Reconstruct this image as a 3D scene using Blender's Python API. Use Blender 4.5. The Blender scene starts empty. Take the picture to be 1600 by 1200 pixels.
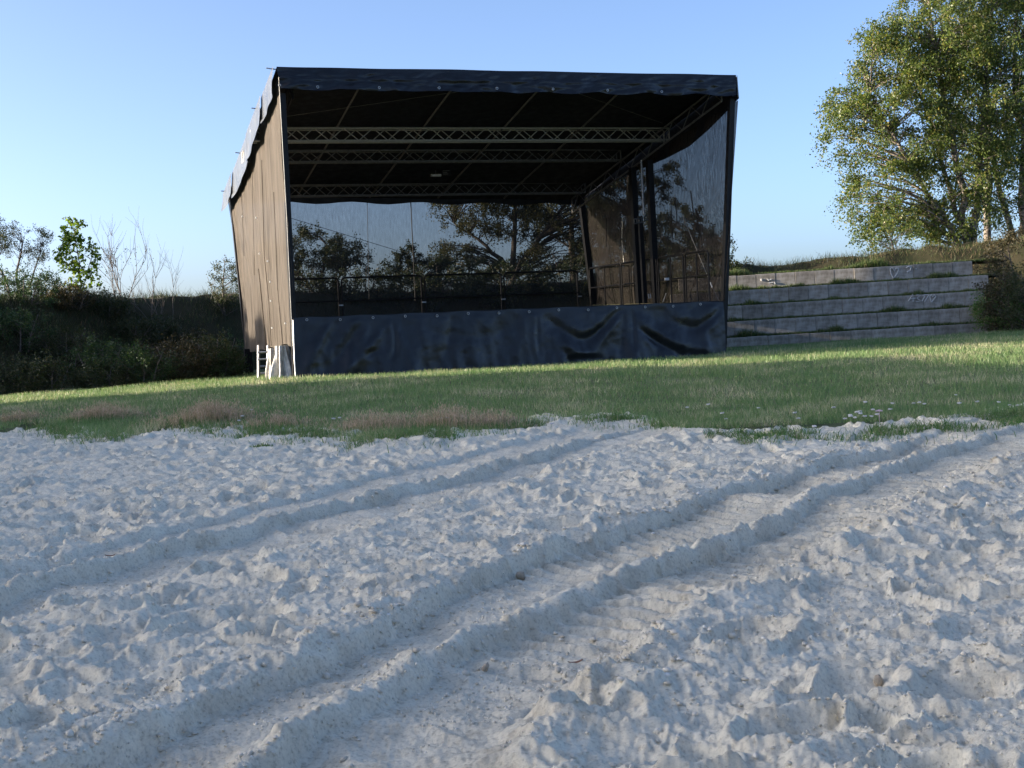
import bpy, math, random
import numpy as np
from mathutils import Vector, Matrix, Euler

random.seed(7)
RNG = np.random.default_rng(7)
scene = bpy.context.scene
col = scene.collection

# ------------------------------------------------------------------ camera
F_PX, PITCH, ROLL, EYE = 2050.0, 0.0451, 0.0443, 1.10
cam_data = bpy.data.cameras.new('camera')
cam = bpy.data.objects.new('camera', cam_data)
col.objects.link(cam)
cam_data.sensor_width = 36.0
cam_data.lens = 36.0 * F_PX / 1600.0
cam_data.clip_start, cam_data.clip_end = 0.05, 4000.0
cam.matrix_world = (Matrix.Translation((0, 0, EYE))
                    @ Matrix.Rotation(math.pi / 2 - PITCH, 4, 'X') @ Matrix.Rotation(-ROLL, 4, 'Z'))
scene.camera = cam

# ------------------------------------------------------------------ sky, sun, exposure
SUN_EL = math.radians(11.0)
SUN_DIR = Vector((-1.0, -0.05, 0.0)).normalized()          # horizontal direction towards the sun
SUN_VEC = Vector((SUN_DIR.x * math.cos(SUN_EL), SUN_DIR.y * math.cos(SUN_EL), math.sin(SUN_EL)))
world = bpy.data.worlds.new('World')
scene.world = world
world.use_nodes = True
wn = world.node_tree.nodes
bg = wn['Background']
sky = wn.new('ShaderNodeTexSky')
sky.sky_type = 'NISHITA'
sky.sun_disc = False
sky.sun_elevation = SUN_EL
sky.sun_rotation = math.atan2(SUN_DIR.x, SUN_DIR.y)
sky.altitude = 0.0
sky.air_density, sky.dust_density, sky.ozone_density = 0.46, 2.2, 1.7
world.node_tree.links.new(sky.outputs[0], bg.inputs[0])
bg.inputs[1].default_value = 0.15
sun_data = bpy.data.lights.new('sun', 'SUN')
sun_data.energy = 3.9
sun_data.angle = math.radians(0.5)
sun_data.color = (1.0, 0.87, 0.70)
sun = bpy.data.objects.new('sun', sun_data)
col.objects.link(sun)
sun.rotation_euler = SUN_VEC.to_track_quat('Z', 'Y').to_euler()
vs = scene.view_settings
vs.view_transform, vs.look, vs.gamma, vs.use_curve_mapping = 'Standard', 'None', 1.0, False
vs.exposure = 1.53
scene.cycles.max_bounces = 6
scene.cycles.transparent_max_bounces = 12
scene.cycles.use_denoising = True


# ------------------------------------------------------------------ projection helper (photo pixel -> place)
def ray(px, py):
    u0, v0 = px - 800.0, py - 600.0
    c, s = math.cos(ROLL), math.sin(ROLL)
    u, v = u0 * c - v0 * s, u0 * s + v0 * c
    x, yy, zz = u / F_PX, 1.0, -v / F_PX
    c, s = math.cos(PITCH), math.sin(PITCH)
    return Vector((x, yy * c + zz * s, -yy * s + zz * c))


def at(px, py, Y):
    r = ray(px, py)
    return Vector((0, 0, EYE)) + r * (Y / r.y)


def on_z(px, py, z=0.0):
    r = ray(px, py)
    return Vector((0, 0, EYE)) + r * ((z - EYE) / r.z)


def on_plane(px, py, p0, n):
    r = ray(px, py)
    e = Vector((0, 0, EYE))
    return e + r * ((p0 - e).dot(n) / r.dot(n))


# ------------------------------------------------------------------ noise
def _hash(ix, iy, seed):
    h = (ix.astype(np.int64) * 374761393 + iy.astype(np.int64) * 668265263 + seed * 974634777) & 0xFFFFFFFF
    h = ((h ^ (h >> 13)) * 1274126177) & 0xFFFFFFFF
    return (h ^ (h >> 16)) & 0xFFFFFFFF


def gnoise(x, y, seed=0):
    x = np.asarray(x, float); y = np.asarray(y, float)
    ix, iy = np.floor(x), np.floor(y)
    fx, fy = x - ix, y - iy
    ux, uy = fx * fx * fx * (fx * (fx * 6 - 15) + 10), fy * fy * fy * (fy * (fy * 6 - 15) + 10)

    def g(dx, dy):
        a = _hash(ix + dx, iy + dy, seed).astype(float) * (2 * math.pi / 4294967296.0)
        return np.cos(a) * (fx - dx) + np.sin(a) * (fy - dy)
    a, b, c, d = g(0, 0), g(1, 0), g(0, 1), g(1, 1)
    return (a + (b - a) * ux + (c - a) * uy + (a - b - c + d) * ux * uy) * 1.5


def fbm(x, y, octv=4, seed=0, gain=0.5):
    s, a = 0.0, 1.0
    for k in range(octv):
        s = s + a * gnoise(np.asarray(x) * 2 ** k + 17.3 * k, np.asarray(y) * 2 ** k - 9.1 * k, seed + k)
        a *= gain
    return s


def sstep(t):
    t = np.clip(t, 0, 1)
    return t * t * (3 - 2 * t)


# ------------------------------------------------------------------ mesh helpers
def tag(o, label=None, cat=None, group=None, kind=None):
    if label: o['label'] = label
    if cat: o['category'] = cat
    if group: o['group'] = group
    if kind: o['kind'] = kind
    return o


def empty(name, loc=(0, 0, 0)):
    o = bpy.data.objects.new(name, None)
    o.empty_display_size = 0.3
    o.location = loc
    col.objects.link(o)
    return o


def root_loc(o):
    v = Vector((0, 0, 0))
    while o is not None:
        v += o.location
        o = o.parent
    return v


def link_mesh(name, me, mat, parent=None, loc=None):
    o = bpy.data.objects.new(name, me)
    if mat is not None and not me.materials: me.materials.append(mat)
    col.objects.link(o)
    if parent is not None: o.parent = parent
    if loc is not None: o.location = loc
    return o


def mesh_np(name, verts, faces, mat, parent=None, smooth=True):
    """verts (N,3) in world coordinates, faces (M,3|4)."""
    verts = np.asarray(verts, np.float32)
    faces = np.asarray(faces, np.int32)
    off = np.array(root_loc(parent), np.float32) if parent is not None else np.zeros(3, np.float32)
    me = bpy.data.meshes.new(name)
    n, k = faces.shape
    me.vertices.add(len(verts))
    me.vertices.foreach_set('co', (verts - off).ravel())
    me.loops.add(n * k)
    me.loops.foreach_set('vertex_index', faces.ravel())
    me.polygons.add(n)
    me.polygons.foreach_set('loop_start', np.arange(0, n * k, k, dtype=np.int32))
    if smooth: me.polygons.foreach_set('use_smooth', np.ones(n, bool))
    me.update(calc_edges=True)
    return link_mesh(name, me, mat, parent)


def grid_faces(nr, nc):
    i = np.arange(nr - 1)[:, None] * nc + np.arange(nc - 1)[None, :]
    i = i.ravel()
    return np.stack([i, i + 1, i + nc + 1, i + nc], 1)


class MB:
    def __init__(s):
        s.v, s.f = [], []

    def box(s, c, size, ax=None):
        """c centre, size full, ax: 3 axes"""
        ax = ax or (Vector((1, 0, 0)), Vector((0, 1, 0)), Vector((0, 0, 1)))
        b = len(s.v)
        for k in range(8):
            s.v.append(Vector(c) + ax[0] * size[0] * (.5 if k & 1 else -.5) + ax[1] * size[1] * (.5 if k & 2 else -.5) + ax[2] * size[2] * (.5 if k & 4 else -.5))
        for f in ((0, 2, 3, 1), (4, 5, 7, 6), (0, 1, 5, 4), (2, 6, 7, 3), (0, 4, 6, 2), (1, 3, 7, 5)):
            s.f.append(tuple(b + i for i in f))
        return s

    def tube(s, pts, rad, n=6, cap=True):
        pts = [Vector(p) for p in pts]
        if not hasattr(rad, '__len__'): rad = [rad] * len(pts)
        prev = None
        rings = []
        for i, p in enumerate(pts):
            d = (pts[min(i + 1, len(pts) - 1)] - pts[max(i - 1, 0)])
            if d.length < 1e-9: d = Vector((0, 0, 1))
            d.normalize()
            if prev is None:
                a = d.cross(Vector((0, 0, 1)) if abs(d.z) < .9 else Vector((1, 0, 0))).normalized()
            else:
                a = (prev - d * prev.dot(d))
                a = a.normalized() if a.length > 1e-6 else d.cross(Vector((1, 0, 0))).normalized()
            prev = a
            b = d.cross(a)
            base = len(s.v)
            for k in range(n):
                t = 2 * math.pi * k / n
                s.v.append(p + (a * math.cos(t) + b * math.sin(t)) * rad[i])
            rings.append(base)
        for i in range(len(rings) - 1):
            for k in range(n):
                s.f.append((rings[i] + k, rings[i] + (k + 1) % n, rings[i + 1] + (k + 1) % n, rings[i + 1] + k))
        if cap:
            s.f.append(tuple(rings[0] + k for k in range(n))[::-1])
            s.f.append(tuple(rings[-1] + k for k in range(n)))
        return s

    def quadgrid(s, P):
        """P: list of rows of points"""
        b = len(s.v)
        nr, nc = len(P), len(P[0])
        for r in P: s.v.extend(Vector(p) for p in r)
        for i in range(nr - 1):
            for j in range(nc - 1):
                s.f.append((b + i * nc + j, b + i * nc + j + 1, b + (i + 1) * nc + j + 1, b + (i + 1) * nc + j))
        return s

    def build(s, name, mat, parent=None, smooth=False):
        off = root_loc(parent) if parent is not None else Vector((0, 0, 0))
        me = bpy.data.meshes.new(name)
        me.from_pydata([v - off for v in s.v], [], s.f)
        if smooth: me.polygons.foreach_set('use_smooth', [True] * len(me.polygons))
        me.update()
        return link_mesh(name, me, mat, parent)


# ------------------------------------------------------------------ materials
def new_mat(name):
    m = bpy.data.materials.new(name)
    m.use_nodes = True
    nt = m.node_tree
    b = nt.nodes['Principled BSDF']
    return m, nt, b


def ramp(nt, fac, stops):
    r = nt.nodes.new('ShaderNodeValToRGB')
    el = r.color_ramp.elements
    while len(el) < len(stops): el.new(0.5)
    for e, (p, c) in zip(el, stops):
        e.position, e.color = p, (*c, 1)
    nt.links.new(fac, r.inputs[0])
    return r.outputs[0]


def noise(nt, scale, detail=4, rough=0.55, coord=None, vec_scale=None):
    n = nt.nodes.new('ShaderNodeTexNoise')
    n.inputs['Scale'].default_value = scale
    n.inputs['Detail'].default_value = detail
    n.inputs['Roughness'].default_value = rough
    if coord is None:
        tc = nt.nodes.new('ShaderNodeTexCoord')
        coord = tc.outputs['Object']
    if vec_scale:
        mp = nt.nodes.new('ShaderNodeMapping')
        mp.inputs['Scale'].default_value = vec_scale
        nt.links.new(coord, mp.inputs[0])
        coord = mp.outputs[0]
    nt.links.new(coord, n.inputs['Vector'])
    return n.outputs[0]


def bump(nt, b, height, strength, dist):
    bp = nt.nodes.new('ShaderNodeBump')
    bp.inputs['Strength'].default_value = strength
    bp.inputs['Distance'].default_value = dist
    nt.links.new(height, bp.inputs['Height'])
    nt.links.new(bp.outputs[0], b.inputs['Normal'])


def mix_col(nt, fac, a, b):
    m = nt.nodes.new('ShaderNodeMix')
    m.data_type = 'RGBA'
    for sock, val in ((m.inputs[0], fac), (m.inputs[6], a), (m.inputs[7], b)):
        if isinstance(val, (int, float)): sock.default_value = val
        elif isinstance(val, tuple): sock.default_value = (*val, 1)
        else: nt.links.new(val, sock)
    return m.outputs[2]


def mat_plain(name, c1, c2, rough=.6, scale=8, metal=0.0, bmp=0.0, bscale=60, spec=.5, vec_scale=None):
    m, nt, b = new_mat(name)
    nt.links.new(ramp(nt, noise(nt, scale, 5, vec_scale=vec_scale), [(.3, c1), (.7, c2)]), b.inputs['Base Color'])
    b.inputs['Roughness'].default_value = rough
    b.inputs['Metallic'].default_value = metal
    b.inputs['Specular IOR Level'].default_value = spec
    if bmp: bump(nt, b, noise(nt, bscale, 4), bmp, .01)
    return m


def mat_leaf(name, stops, transl=.35, patchy=0.0, rough=.5):
    m, nt, b = new_mat(name)
    g = nt.nodes.new('ShaderNodeNewGeometry')
    fac = g.outputs['Random Per Island']
    if patchy:
        big = noise(nt, patchy, 5, .6)
        ma = nt.nodes.new('ShaderNodeMath'); ma.operation = 'MULTIPLY_ADD'
        nt.links.new(big, ma.inputs[0]); ma.inputs[1].default_value = 1.7; ma.inputs[2].default_value = -.68
        mb_ = nt.nodes.new('ShaderNodeMath'); mb_.operation = 'MULTIPLY_ADD'; mb_.use_clamp = True
        nt.links.new(fac, mb_.inputs[0]); mb_.inputs[1].default_value = .65
        nt.links.new(ma.outputs[0], mb_.inputs[2])
        fac = mb_.outputs[0]
    c = ramp(nt, fac, stops)
    nt.links.new(c, b.inputs['Base Color'])
    b.inputs['Roughness'].default_value = rough
    b.inputs['Specular IOR Level'].default_value = .35
    t = nt.nodes.new('ShaderNodeBsdfTranslucent')
    hs = nt.nodes.new('ShaderNodeHueSaturation')
    hs.inputs['Saturation'].default_value = 1.15
    hs.inputs['Value'].default_value = 1.5
    nt.links.new(c, hs.inputs['Color'])
    nt.links.new(hs.outputs[0], t.inputs[0])
    mx = nt.nodes.new('ShaderNodeMixShader')
    mx.inputs[0].default_value = transl
    nt.links.new(b.outputs[0], mx.inputs[1])
    nt.links.new(t.outputs[0], mx.inputs[2])
    nt.links.new(mx.outputs[0], nt.nodes['Material Output'].inputs[0])
    return m


def mat_screen(name, opacity, c1, c2, vs_=(1, 1, 1), var=.18, transl=.3):
    """shade netting: a weave that is part thread, part hole"""
    m, nt, b = new_mat(name)
    st = noise(nt, 9.0, 6, .65, vec_scale=vs_)
    nt.links.new(ramp(nt, st, [(.36, c1), (.6, c2)]), b.inputs['Base Color'])
    b.inputs['Roughness'].default_value = .8
    b.inputs['Specular IOR Level'].default_value = .15
    tl = nt.nodes.new('ShaderNodeBsdfTranslucent')
    tl.inputs[0].default_value = (*[x * 1.0 for x in c2], 1)
    mx = nt.nodes.new('ShaderNodeMixShader')
    mx.inputs[0].default_value = transl
    nt.links.new(b.outputs[0], mx.inputs[1])
    nt.links.new(tl.outputs[0], mx.inputs[2])
    tr = nt.nodes.new('ShaderNodeBsdfTransparent')
    mr = nt.nodes.new('ShaderNodeMapRange')
    mr.inputs['From Min'].default_value, mr.inputs['From Max'].default_value = .3, .7
    mr.inputs['To Min'].default_value, mr.inputs['To Max'].default_value = opacity - var, opacity + var
    st2 = noise(nt, 7.0, 6, .7, vec_scale=(vs_[0] * .6, vs_[1] * .6, vs_[2] * 1.6))
    nt.links.new(st2, mr.inputs[0])
    m2 = nt.nodes.new('ShaderNodeMixShader')
    nt.links.new(mr.outputs[0], m2.inputs[0])
    nt.links.new(tr.outputs[0], m2.inputs[1])
    nt.links.new(mx.outputs[0], m2.inputs[2])
    nt.links.new(m2.outputs[0], nt.nodes['Material Output'].inputs[0])
    return m


M = {}


def make_sand():
    m, nt, b = new_mat('sand')
    n1 = noise(nt, 3.0, 6, .6)
    n2 = noise(nt, 70.0, 8, .75)
    n3 = noise(nt, 420.0, 2, .6)
    n4 = noise(nt, 14.0, 6, .7)
    base = ramp(nt, n1, [(.3, (.75, .68, .535)), (.7, (.86, .79, .63))])
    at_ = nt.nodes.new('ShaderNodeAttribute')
    at_.attribute_name = 'damp'  # damp sand, with relief shading mixed into the same tone
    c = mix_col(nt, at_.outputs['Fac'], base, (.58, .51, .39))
    gr = ramp(nt, n2, [(.34, (.50, .47, .43)), (.47, (.95, .95, .95)), (.64, (1.12, 1.12, 1.12))])
    mm = nt.nodes.new('ShaderNodeMix'); mm.data_type = 'RGBA'; mm.blend_type = 'MULTIPLY'
    mm.inputs[0].default_value = .8
    nt.links.new(c, mm.inputs[6]); nt.links.new(gr, mm.inputs[7])
    m5 = nt.nodes.new('ShaderNodeMix'); m5.data_type = 'RGBA'; m5.blend_type = 'MULTIPLY'
    m5.inputs[0].default_value = .9
    nt.links.new(mm.outputs[2], m5.inputs[6])
    nt.links.new(ramp(nt, n4, [(.32, (.78, .75, .71)), (.48, (1.0, 1.0, 1.0))]), m5.inputs[7])
    nt.links.new(m5.outputs[2], b.inputs['Base Color'])
    b.inputs['Roughness'].default_value = .95
    b.inputs['Specular IOR Level'].default_value = .1
    ad = nt.nodes.new('ShaderNodeMath'); ad.operation = 'ADD'
    sc = nt.nodes.new('ShaderNodeMath'); sc.operation = 'MULTIPLY'; sc.inputs[1].default_value = .35
    nt.links.new(n3, sc.inputs[0]); nt.links.new(n2, ad.inputs[0]); nt.links.new(sc.outputs[0], ad.inputs[1])
    bump(nt, b, ad.outputs[0], .7, .006)
    return m


M['sand'] = make_sand()
M['crumb'] = mat_leaf('sand_clod', [(0, (.56, .50, .40)), (.3, (.66, .60, .49)), (.75, (.75, .68, .56)), (1, (.86, .81, .72))], 0.0, rough=.9)
M['stone'] = mat_plain('clod_brown', (.34, .28, .21), (.48, .41, .32), .95, 30, bmp=.6, bscale=100, spec=.1)
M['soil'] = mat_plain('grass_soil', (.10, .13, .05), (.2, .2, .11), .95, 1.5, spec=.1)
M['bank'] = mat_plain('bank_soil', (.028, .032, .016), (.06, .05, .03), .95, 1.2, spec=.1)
M['grass'] = mat_leaf('grass', [(0, (.105, .19, .065)), (.4, (.155, .25, .09)), (.62, (.24, .295, .13)), (.82, (.41, .39, .23)), (1, (.56, .50, .34))], .3, 0.9, rough=.45)
M['rough_grass'] = mat_leaf('rough_grass', [(0, (.075, .16, .04)), (.5, (.12, .22, .06)), (.75, (.18, .23, .09)), (1, (.36, .31, .19))], .3)
M['straw'] = mat_leaf('straw', [(0, (.24, .22, .11)), (.3, (.40, .31, .20)), (.7, (.52, .38, .27)), (1, (.60, .48, .36))], .35)
M['crest'] = mat_leaf('crest', [(0, (.05, .085, .025)), (.55, (.10, .13, .04)), (.75, (.20, .15, .08)), (1, (.32, .22, .14))], .3)
M['tread_grass'] = mat_leaf('tread_grass', [(0, (.035, .06, .02)), (.5, (.07, .115, .035)), (.85, (.13, .17, .05)), (1, (.26, .23, .12))], .3)
M['bank_grass'] = mat_leaf('bank_grass', [(0, (.02, .04, .014)), (.5, (.036, .055, .02)), (.85, (.05, .05, .024)), (1, (.075, .062, .034))], .25)  # kept dark: the shade of the bank is put into the grass colour
M['birch_leaf'] = mat_leaf('birch_leaf', [(0, (.055, .088, .025)), (.5, (.10, .138, .037)), (.85, (.155, .185, .048)), (1, (.28, .235, .07))], .44, rough=.4)
M['dark_leaf'] = mat_leaf('dark_leaf', [(0, (.028, .042, .015)), (.6, (.05, .066, .023)), (1, (.10, .085, .04))], .3)
M['pine_leaf'] = mat_leaf('pine_leaf', [(0, (.035, .042, .013)), (.6, (.06, .062, .02)), (1, (.11, .095, .035))], .35)
M['broom'] = mat_leaf('broom', [(0, (.028, .055, .02)), (.6, (.045, .085, .026)), (1, (.09, .11, .04))], .3)
M['sapling_leaf'] = mat_leaf('sapling_leaf', [(0, (.08, .13, .02)), (.6, (.13, .20, .03)), (1, (.22, .27, .06))], .5)
M['rust_leaf'] = mat_leaf('rust_leaf', [(0, (.03, .035, .012)), (.5, (.06, .05, .022)), (1, (.11, .085, .04))], .3)
M['bark'] = mat_plain('bark', (.05, .04, .03), (.11, .09, .07), .9, 14, bmp=.5, bscale=50)
M['twig'] = mat_plain('dry_twig', (.11, .09, .075), (.2, .165, .14), .9, 14)


def make_birch_bark():
    m, nt, b = new_mat('birch_bark')
    n = noise(nt, 5.0, 5, .6, vec_scale=(1, 1, 2.6))
    nt.links.new(ramp(nt, n, [(.42, (.05, .04, .035)), (.56, (.30, .25, .20)), (.8, (.5, .44, .38))]), b.inputs['Base Color'])
    b.inputs['Roughness'].default_value = .8
    return m


M['birch_bark'] = make_birch_bark()


def make_tarp(name, c1, c2, rough):
    m, nt, b = new_mat(name)
    nt.links.new(ramp(nt, noise(nt, 2.5, 5), [(.3, c1), (.7, c2)]), b.inputs['Base Color'])
    nt.links.new(ramp(nt, noise(nt, 6, 5), [(.3, (rough * .8,) * 3), (.7, (rough * 1.3,) * 3)]), b.inputs['Roughness'])
    b.inputs['Specular IOR Level'].default_value = .45
    bump(nt, b, noise(nt, 7, 5, .6), .14, .03)
    return m


M['tarp'] = make_tarp('pvc_tarp', (.005, .006, .008), (.010, .011, .014), .34)
M['roof_tarp'] = make_tarp('roof_tarp', (.004, .005, .008), (.008, .010, .014), .6)
M['flap'] = make_tarp('grey_tarp', (.07, .076, .085), (.125, .132, .142), .32)  # greyer than the other tarps, for the left flaps
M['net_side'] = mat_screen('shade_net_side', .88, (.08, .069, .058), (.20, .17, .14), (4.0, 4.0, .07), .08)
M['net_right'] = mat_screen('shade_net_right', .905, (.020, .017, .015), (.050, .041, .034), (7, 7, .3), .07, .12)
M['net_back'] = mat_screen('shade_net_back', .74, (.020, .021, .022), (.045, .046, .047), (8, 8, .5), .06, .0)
M['alu'] = mat_plain('aluminium', (.36, .35, .31), (.50, .48, .43), .5, 20, metal=.35, spec=.5)
M['alu_dull'] = mat_plain('weathered_aluminium', (.13, .13, .125), (.22, .215, .20), .55, 20, metal=.3)
M['black'] = mat_plain('black_steel', (.008, .008, .009), (.016, .015, .015), .55, 12, spec=.25)
M['galv'] = mat_plain('galvanised', (.28, .29, .30), (.45, .45, .45), .4, 16, metal=.5)
M['strap'] = mat_plain('dark_strap', (.02, .016, .012), (.05, .04, .03), .95, 12, spec=.05)
M['white'] = mat_plain('white_plastic', (.66, .66, .64), (.8, .8, .78), .5, 10)
M['film'] = mat_plain('pale_film', (.34, .32, .29), (.62, .59, .53), .22, 14, spec=.7)


def make_concrete(name, c1, c2):
    m, nt, b = new_mat(name)
    base = ramp(nt, noise(nt, 5, 6, .65), [(.3, c1), (.7, c2)])
    oi = nt.nodes.new('ShaderNodeObjectInfo')
    var = ramp(nt, oi.outputs['Random'], [(0, (.78, .77, .75)), (.5, (.95, .95, .94)), (1, (1.08, 1.07, 1.05))])
    mm = nt.nodes.new('ShaderNodeMix'); mm.data_type = 'RGBA'; mm.blend_type = 'MULTIPLY'; mm.inputs[0].default_value = 1
    nt.links.new(base, mm.inputs[6]); nt.links.new(var, mm.inputs[7])
    m2 = nt.nodes.new('ShaderNodeMix'); m2.data_type = 'RGBA'; m2.blend_type = 'MULTIPLY'; m2.inputs[0].default_value = .9
    nt.links.new(mm.outputs[2], m2.inputs[6])
    nt.links.new(ramp(nt, noise(nt, 5, 5, .65), [(.36, (.68, .66, .62)), (.55, (1, 1, 1))]), m2.inputs[7])
    nt.links.new(m2.outputs[2], b.inputs['Base Color'])
    b.inputs['Roughness'].default_value = .92
    b.inputs['Specular IOR Level'].default_value = .2
    bump(nt, b, noise(nt, 45, 5, .7), .6, .01)
    return m


M['concrete'] = make_concrete('concrete', (.36, .33, .295), (.50, .465, .425))
M['concrete_dark'] = make_concrete('concrete_stained', (.31, .285, .255), (.46, .43, .39))
M['chalk'] = mat_plain('chalk', (.50, .50, .50), (.64, .64, .63), .9, 25)
M['flower'] = mat_plain('flower', (.62, .60, .58), (.75, .72, .70), .7, 30)
M['pink'] = mat_plain('pink_flower', (.55, .38, .45), (.66, .5, .55), .7, 30)
M['dry_leaf'] = mat_plain('dry_leaf', (.16, .06, .03), (.28, .14, .07), .7, 30)

# ------------------------------------------------------------------ stage frame (used by the terrain too)
TH = 0.3371
U2, V2 = Vector((math.cos(TH), math.sin(TH), 0)), Vector((-math.sin(TH), math.cos(TH), 0))
ST0 = Vector((-3.835, 23.41, EYE - .785))
GZ = ST0.z
SW, SD, HF, HB, DECK = 8.605, 7.31, 5.533, 3.98, 1.10


def S(a, d, h):
    return ST0 + U2 * a + V2 * d + Vector((0, 0, h))


# ------------------------------------------------------------------ terrain
EDGE = [(-60, 692), (0, 668), (60, 672), (140, 690), (190, 694), (245, 660), (300, 676), (390, 680), (500, 684), (560, 690), (700, 684), (790, 672),
        (880, 660), (980, 658), (1040, 662), (1090, 680), (1180, 684), (1280, 676), (1380, 672), (1450, 668), (1520, 660), (1600, 650), (1700, 640)]
_e = np.array([list(on_z(px, py, .05))[:2] for px, py in EDGE])


def edge_y(x):
    return np.interp(x, _e[:, 0], _e[:, 1]) + .12 * fbm(np.asarray(x) * 1.7, np.zeros_like(np.asarray(x, float)) + 3.1, 4, 31)


def ground_z(x, y):
    """lawn level: rises from the sand to the stage and a little to the right"""
    x = np.asarray(x, float); y = np.asarray(y, float)
    t = sstep((y - 12.5) / 10.0)
    z = .05 + t * (GZ - .05)
    z = z - .028 * np.clip(-x - 3.5, 0, 12) * sstep((y - 14) / 8)
    z = z + .016 * np.clip(x - 4.5, 0, 14) * sstep((y - 20) / 8)
    z = z + .02 * fbm(x * .35, y * .35, 3, 5)
    return z


# bank: base line (X,Y) and crest height
BASE = np.array([(-60, 24.0), (-22, 24.0), (-14, 24.4), (-10.6, 26.2), (-8.9, 29.2), (-7.4, 33.0), (-3, 36.6), (1.5, 37.2), (4.4, 35.2), (12.9, 34.0), (14.0, 30.4), (17, 28.4), (24, 26), (60, 22)])


def bank_dist(x, y):
    """signed distance behind the base line (positive = into the bank)"""
    best = np.full(np.shape(x), 1e9)
    for (x0, y0), (x1, y1) in zip(BASE[:-1], BASE[1:]):
        dx, dy = x1 - x0, y1 - y0
        L = math.hypot(dx, dy)
        t = np.clip(((x - x0) * dx + (y - y0) * dy) / L ** 2, 0, 1)
        d = np.hypot(x - (x0 + t * dx), y - (y0 + t * dy))
        best = np.minimum(best, d)
    yb = np.interp(x, BASE[:, 0], BASE[:, 1])
    return np.where(y > yb, best, -best)


def crest(x):
    return np.interp(x, [-15.5, -12.5, -8, -3, 5, 9, 13, 16, 30], [3.4, 2.1, 2.25, 2.2, 2.32, 2.5, 2.75, 2.9, 2.9])  # left end raised out of view to throw shade on the bank face


def bank_z(x, y):
    d = bank_dist(x, y)
    t = np.clip(d / 2.6, 0, 1)
    prof = np.clip(1.15 * t, 0, 1) ** .8
    prof = np.minimum(prof, 1)
    c = crest(x)
    c = 2.1 + (c - 2.1) * np.where(np.asarray(x) < -11, 1 - sstep((np.asarray(y) - 27.5) / 2.0), 1)
    g = ground_z(x, np.minimum(y, 34))
    z = g - .12 + prof * (c - g + .12) + .14 * fbm(np.asarray(x) * .9, np.asarray(y) * .9, 4, 77) * np.clip(d / .8, 0, 1)
    return np.where(d < 0, g - .25, z)


# --- the ground sheet, out to the horizon
def axis(vals):
    return np.array(vals, float)


gx = np.concatenate([[-1500, -700, -300, -150, -90, -60, -40], np.arange(-30, 30.1, .5), [40, 60, 90, 150, 300, 700, 1500]])
gy = np.concatenate([[-1500, -600, -250, -100, -50, -25, -12, -6, -2, 0], np.arange(1, 40.1, .5), [45, 55, 75, 110, 170, 300, 700, 1500]])
GX, GY = np.meshgrid(gx, gy)
gzv = ground_z(GX, np.clip(GY, 0, 34))
ins = np.clip((edge_y(np.clip(GX, -9, 9)) + 1.0 - GY) / .8, 0, 1)
gzv = gzv - .28 * ins
gzv = np.where(GY > 40, 1.6, gzv)
gzv = np.where(bank_dist(GX, GY) > .3, np.minimum(gzv, .1), gzv)
o = mesh_np('ground', np.stack([GX.ravel(), GY.ravel(), gzv.ravel()], 1), grid_faces(len(gy), len(gx)), M['soil'])
tag(o, kind='structure')

# --- the bank that rings the lawn
bx = np.concatenate([[-60, -45, -35, -28], np.arange(-24, 24.1, .22), [28, 35, 45, 60]])
by = np.concatenate([np.arange(21.5, 44.1, .25), [46, 50, 58, 70, 100, 180]])
BX, BY = np.meshgrid(bx, by)
BZ = bank_z(BX, BY)
ok = bank_dist(BX, BY) > -.6
# keep the terrace pit clear
pit = (BX > 4.0) & (BX < 13.0) & (BY < 34.6)
BZ = np.where(pit, -.3, BZ)
fc = grid_faces(len(by), len(bx))
keep = ok.ravel()[fc].any(1)
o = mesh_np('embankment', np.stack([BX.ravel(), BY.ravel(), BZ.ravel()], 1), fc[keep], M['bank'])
tag(o, kind='structure')

# --- added, unseen rise out of the frame, left of and behind the camera, that keeps the sand in shade
hx = np.arange(-52, 40.1, .7)
hy = np.arange(-40, 22.6, .7)
HX, HY = np.meshgrid(hx, hy)
yb = 21.85 + .05 * (HX + 26)
prof = sstep((HX + 51) / 10) * sstep((-18.5 - HX) / 8.0) * sstep((yb - HY) / 2.6) * sstep((HY + 39) / 8)
back = .8 * sstep((-5.0 - HY) / 7.0) * sstep((HY + 39) / 8) * sstep((39 - HX) / 14) * sstep((HX + 51) / 10)
prof = np.maximum(prof, back)
HZ = -.3 + prof * (7.2 + .5 * fbm(HX * .2, HY * .2, 3, 91))
o = mesh_np('shade_hill', np.stack([HX.ravel(), HY.ravel(), HZ.ravel()], 1), grid_faces(len(hy), len(hx)), M['bank'])
tag(o, kind='structure')

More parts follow.
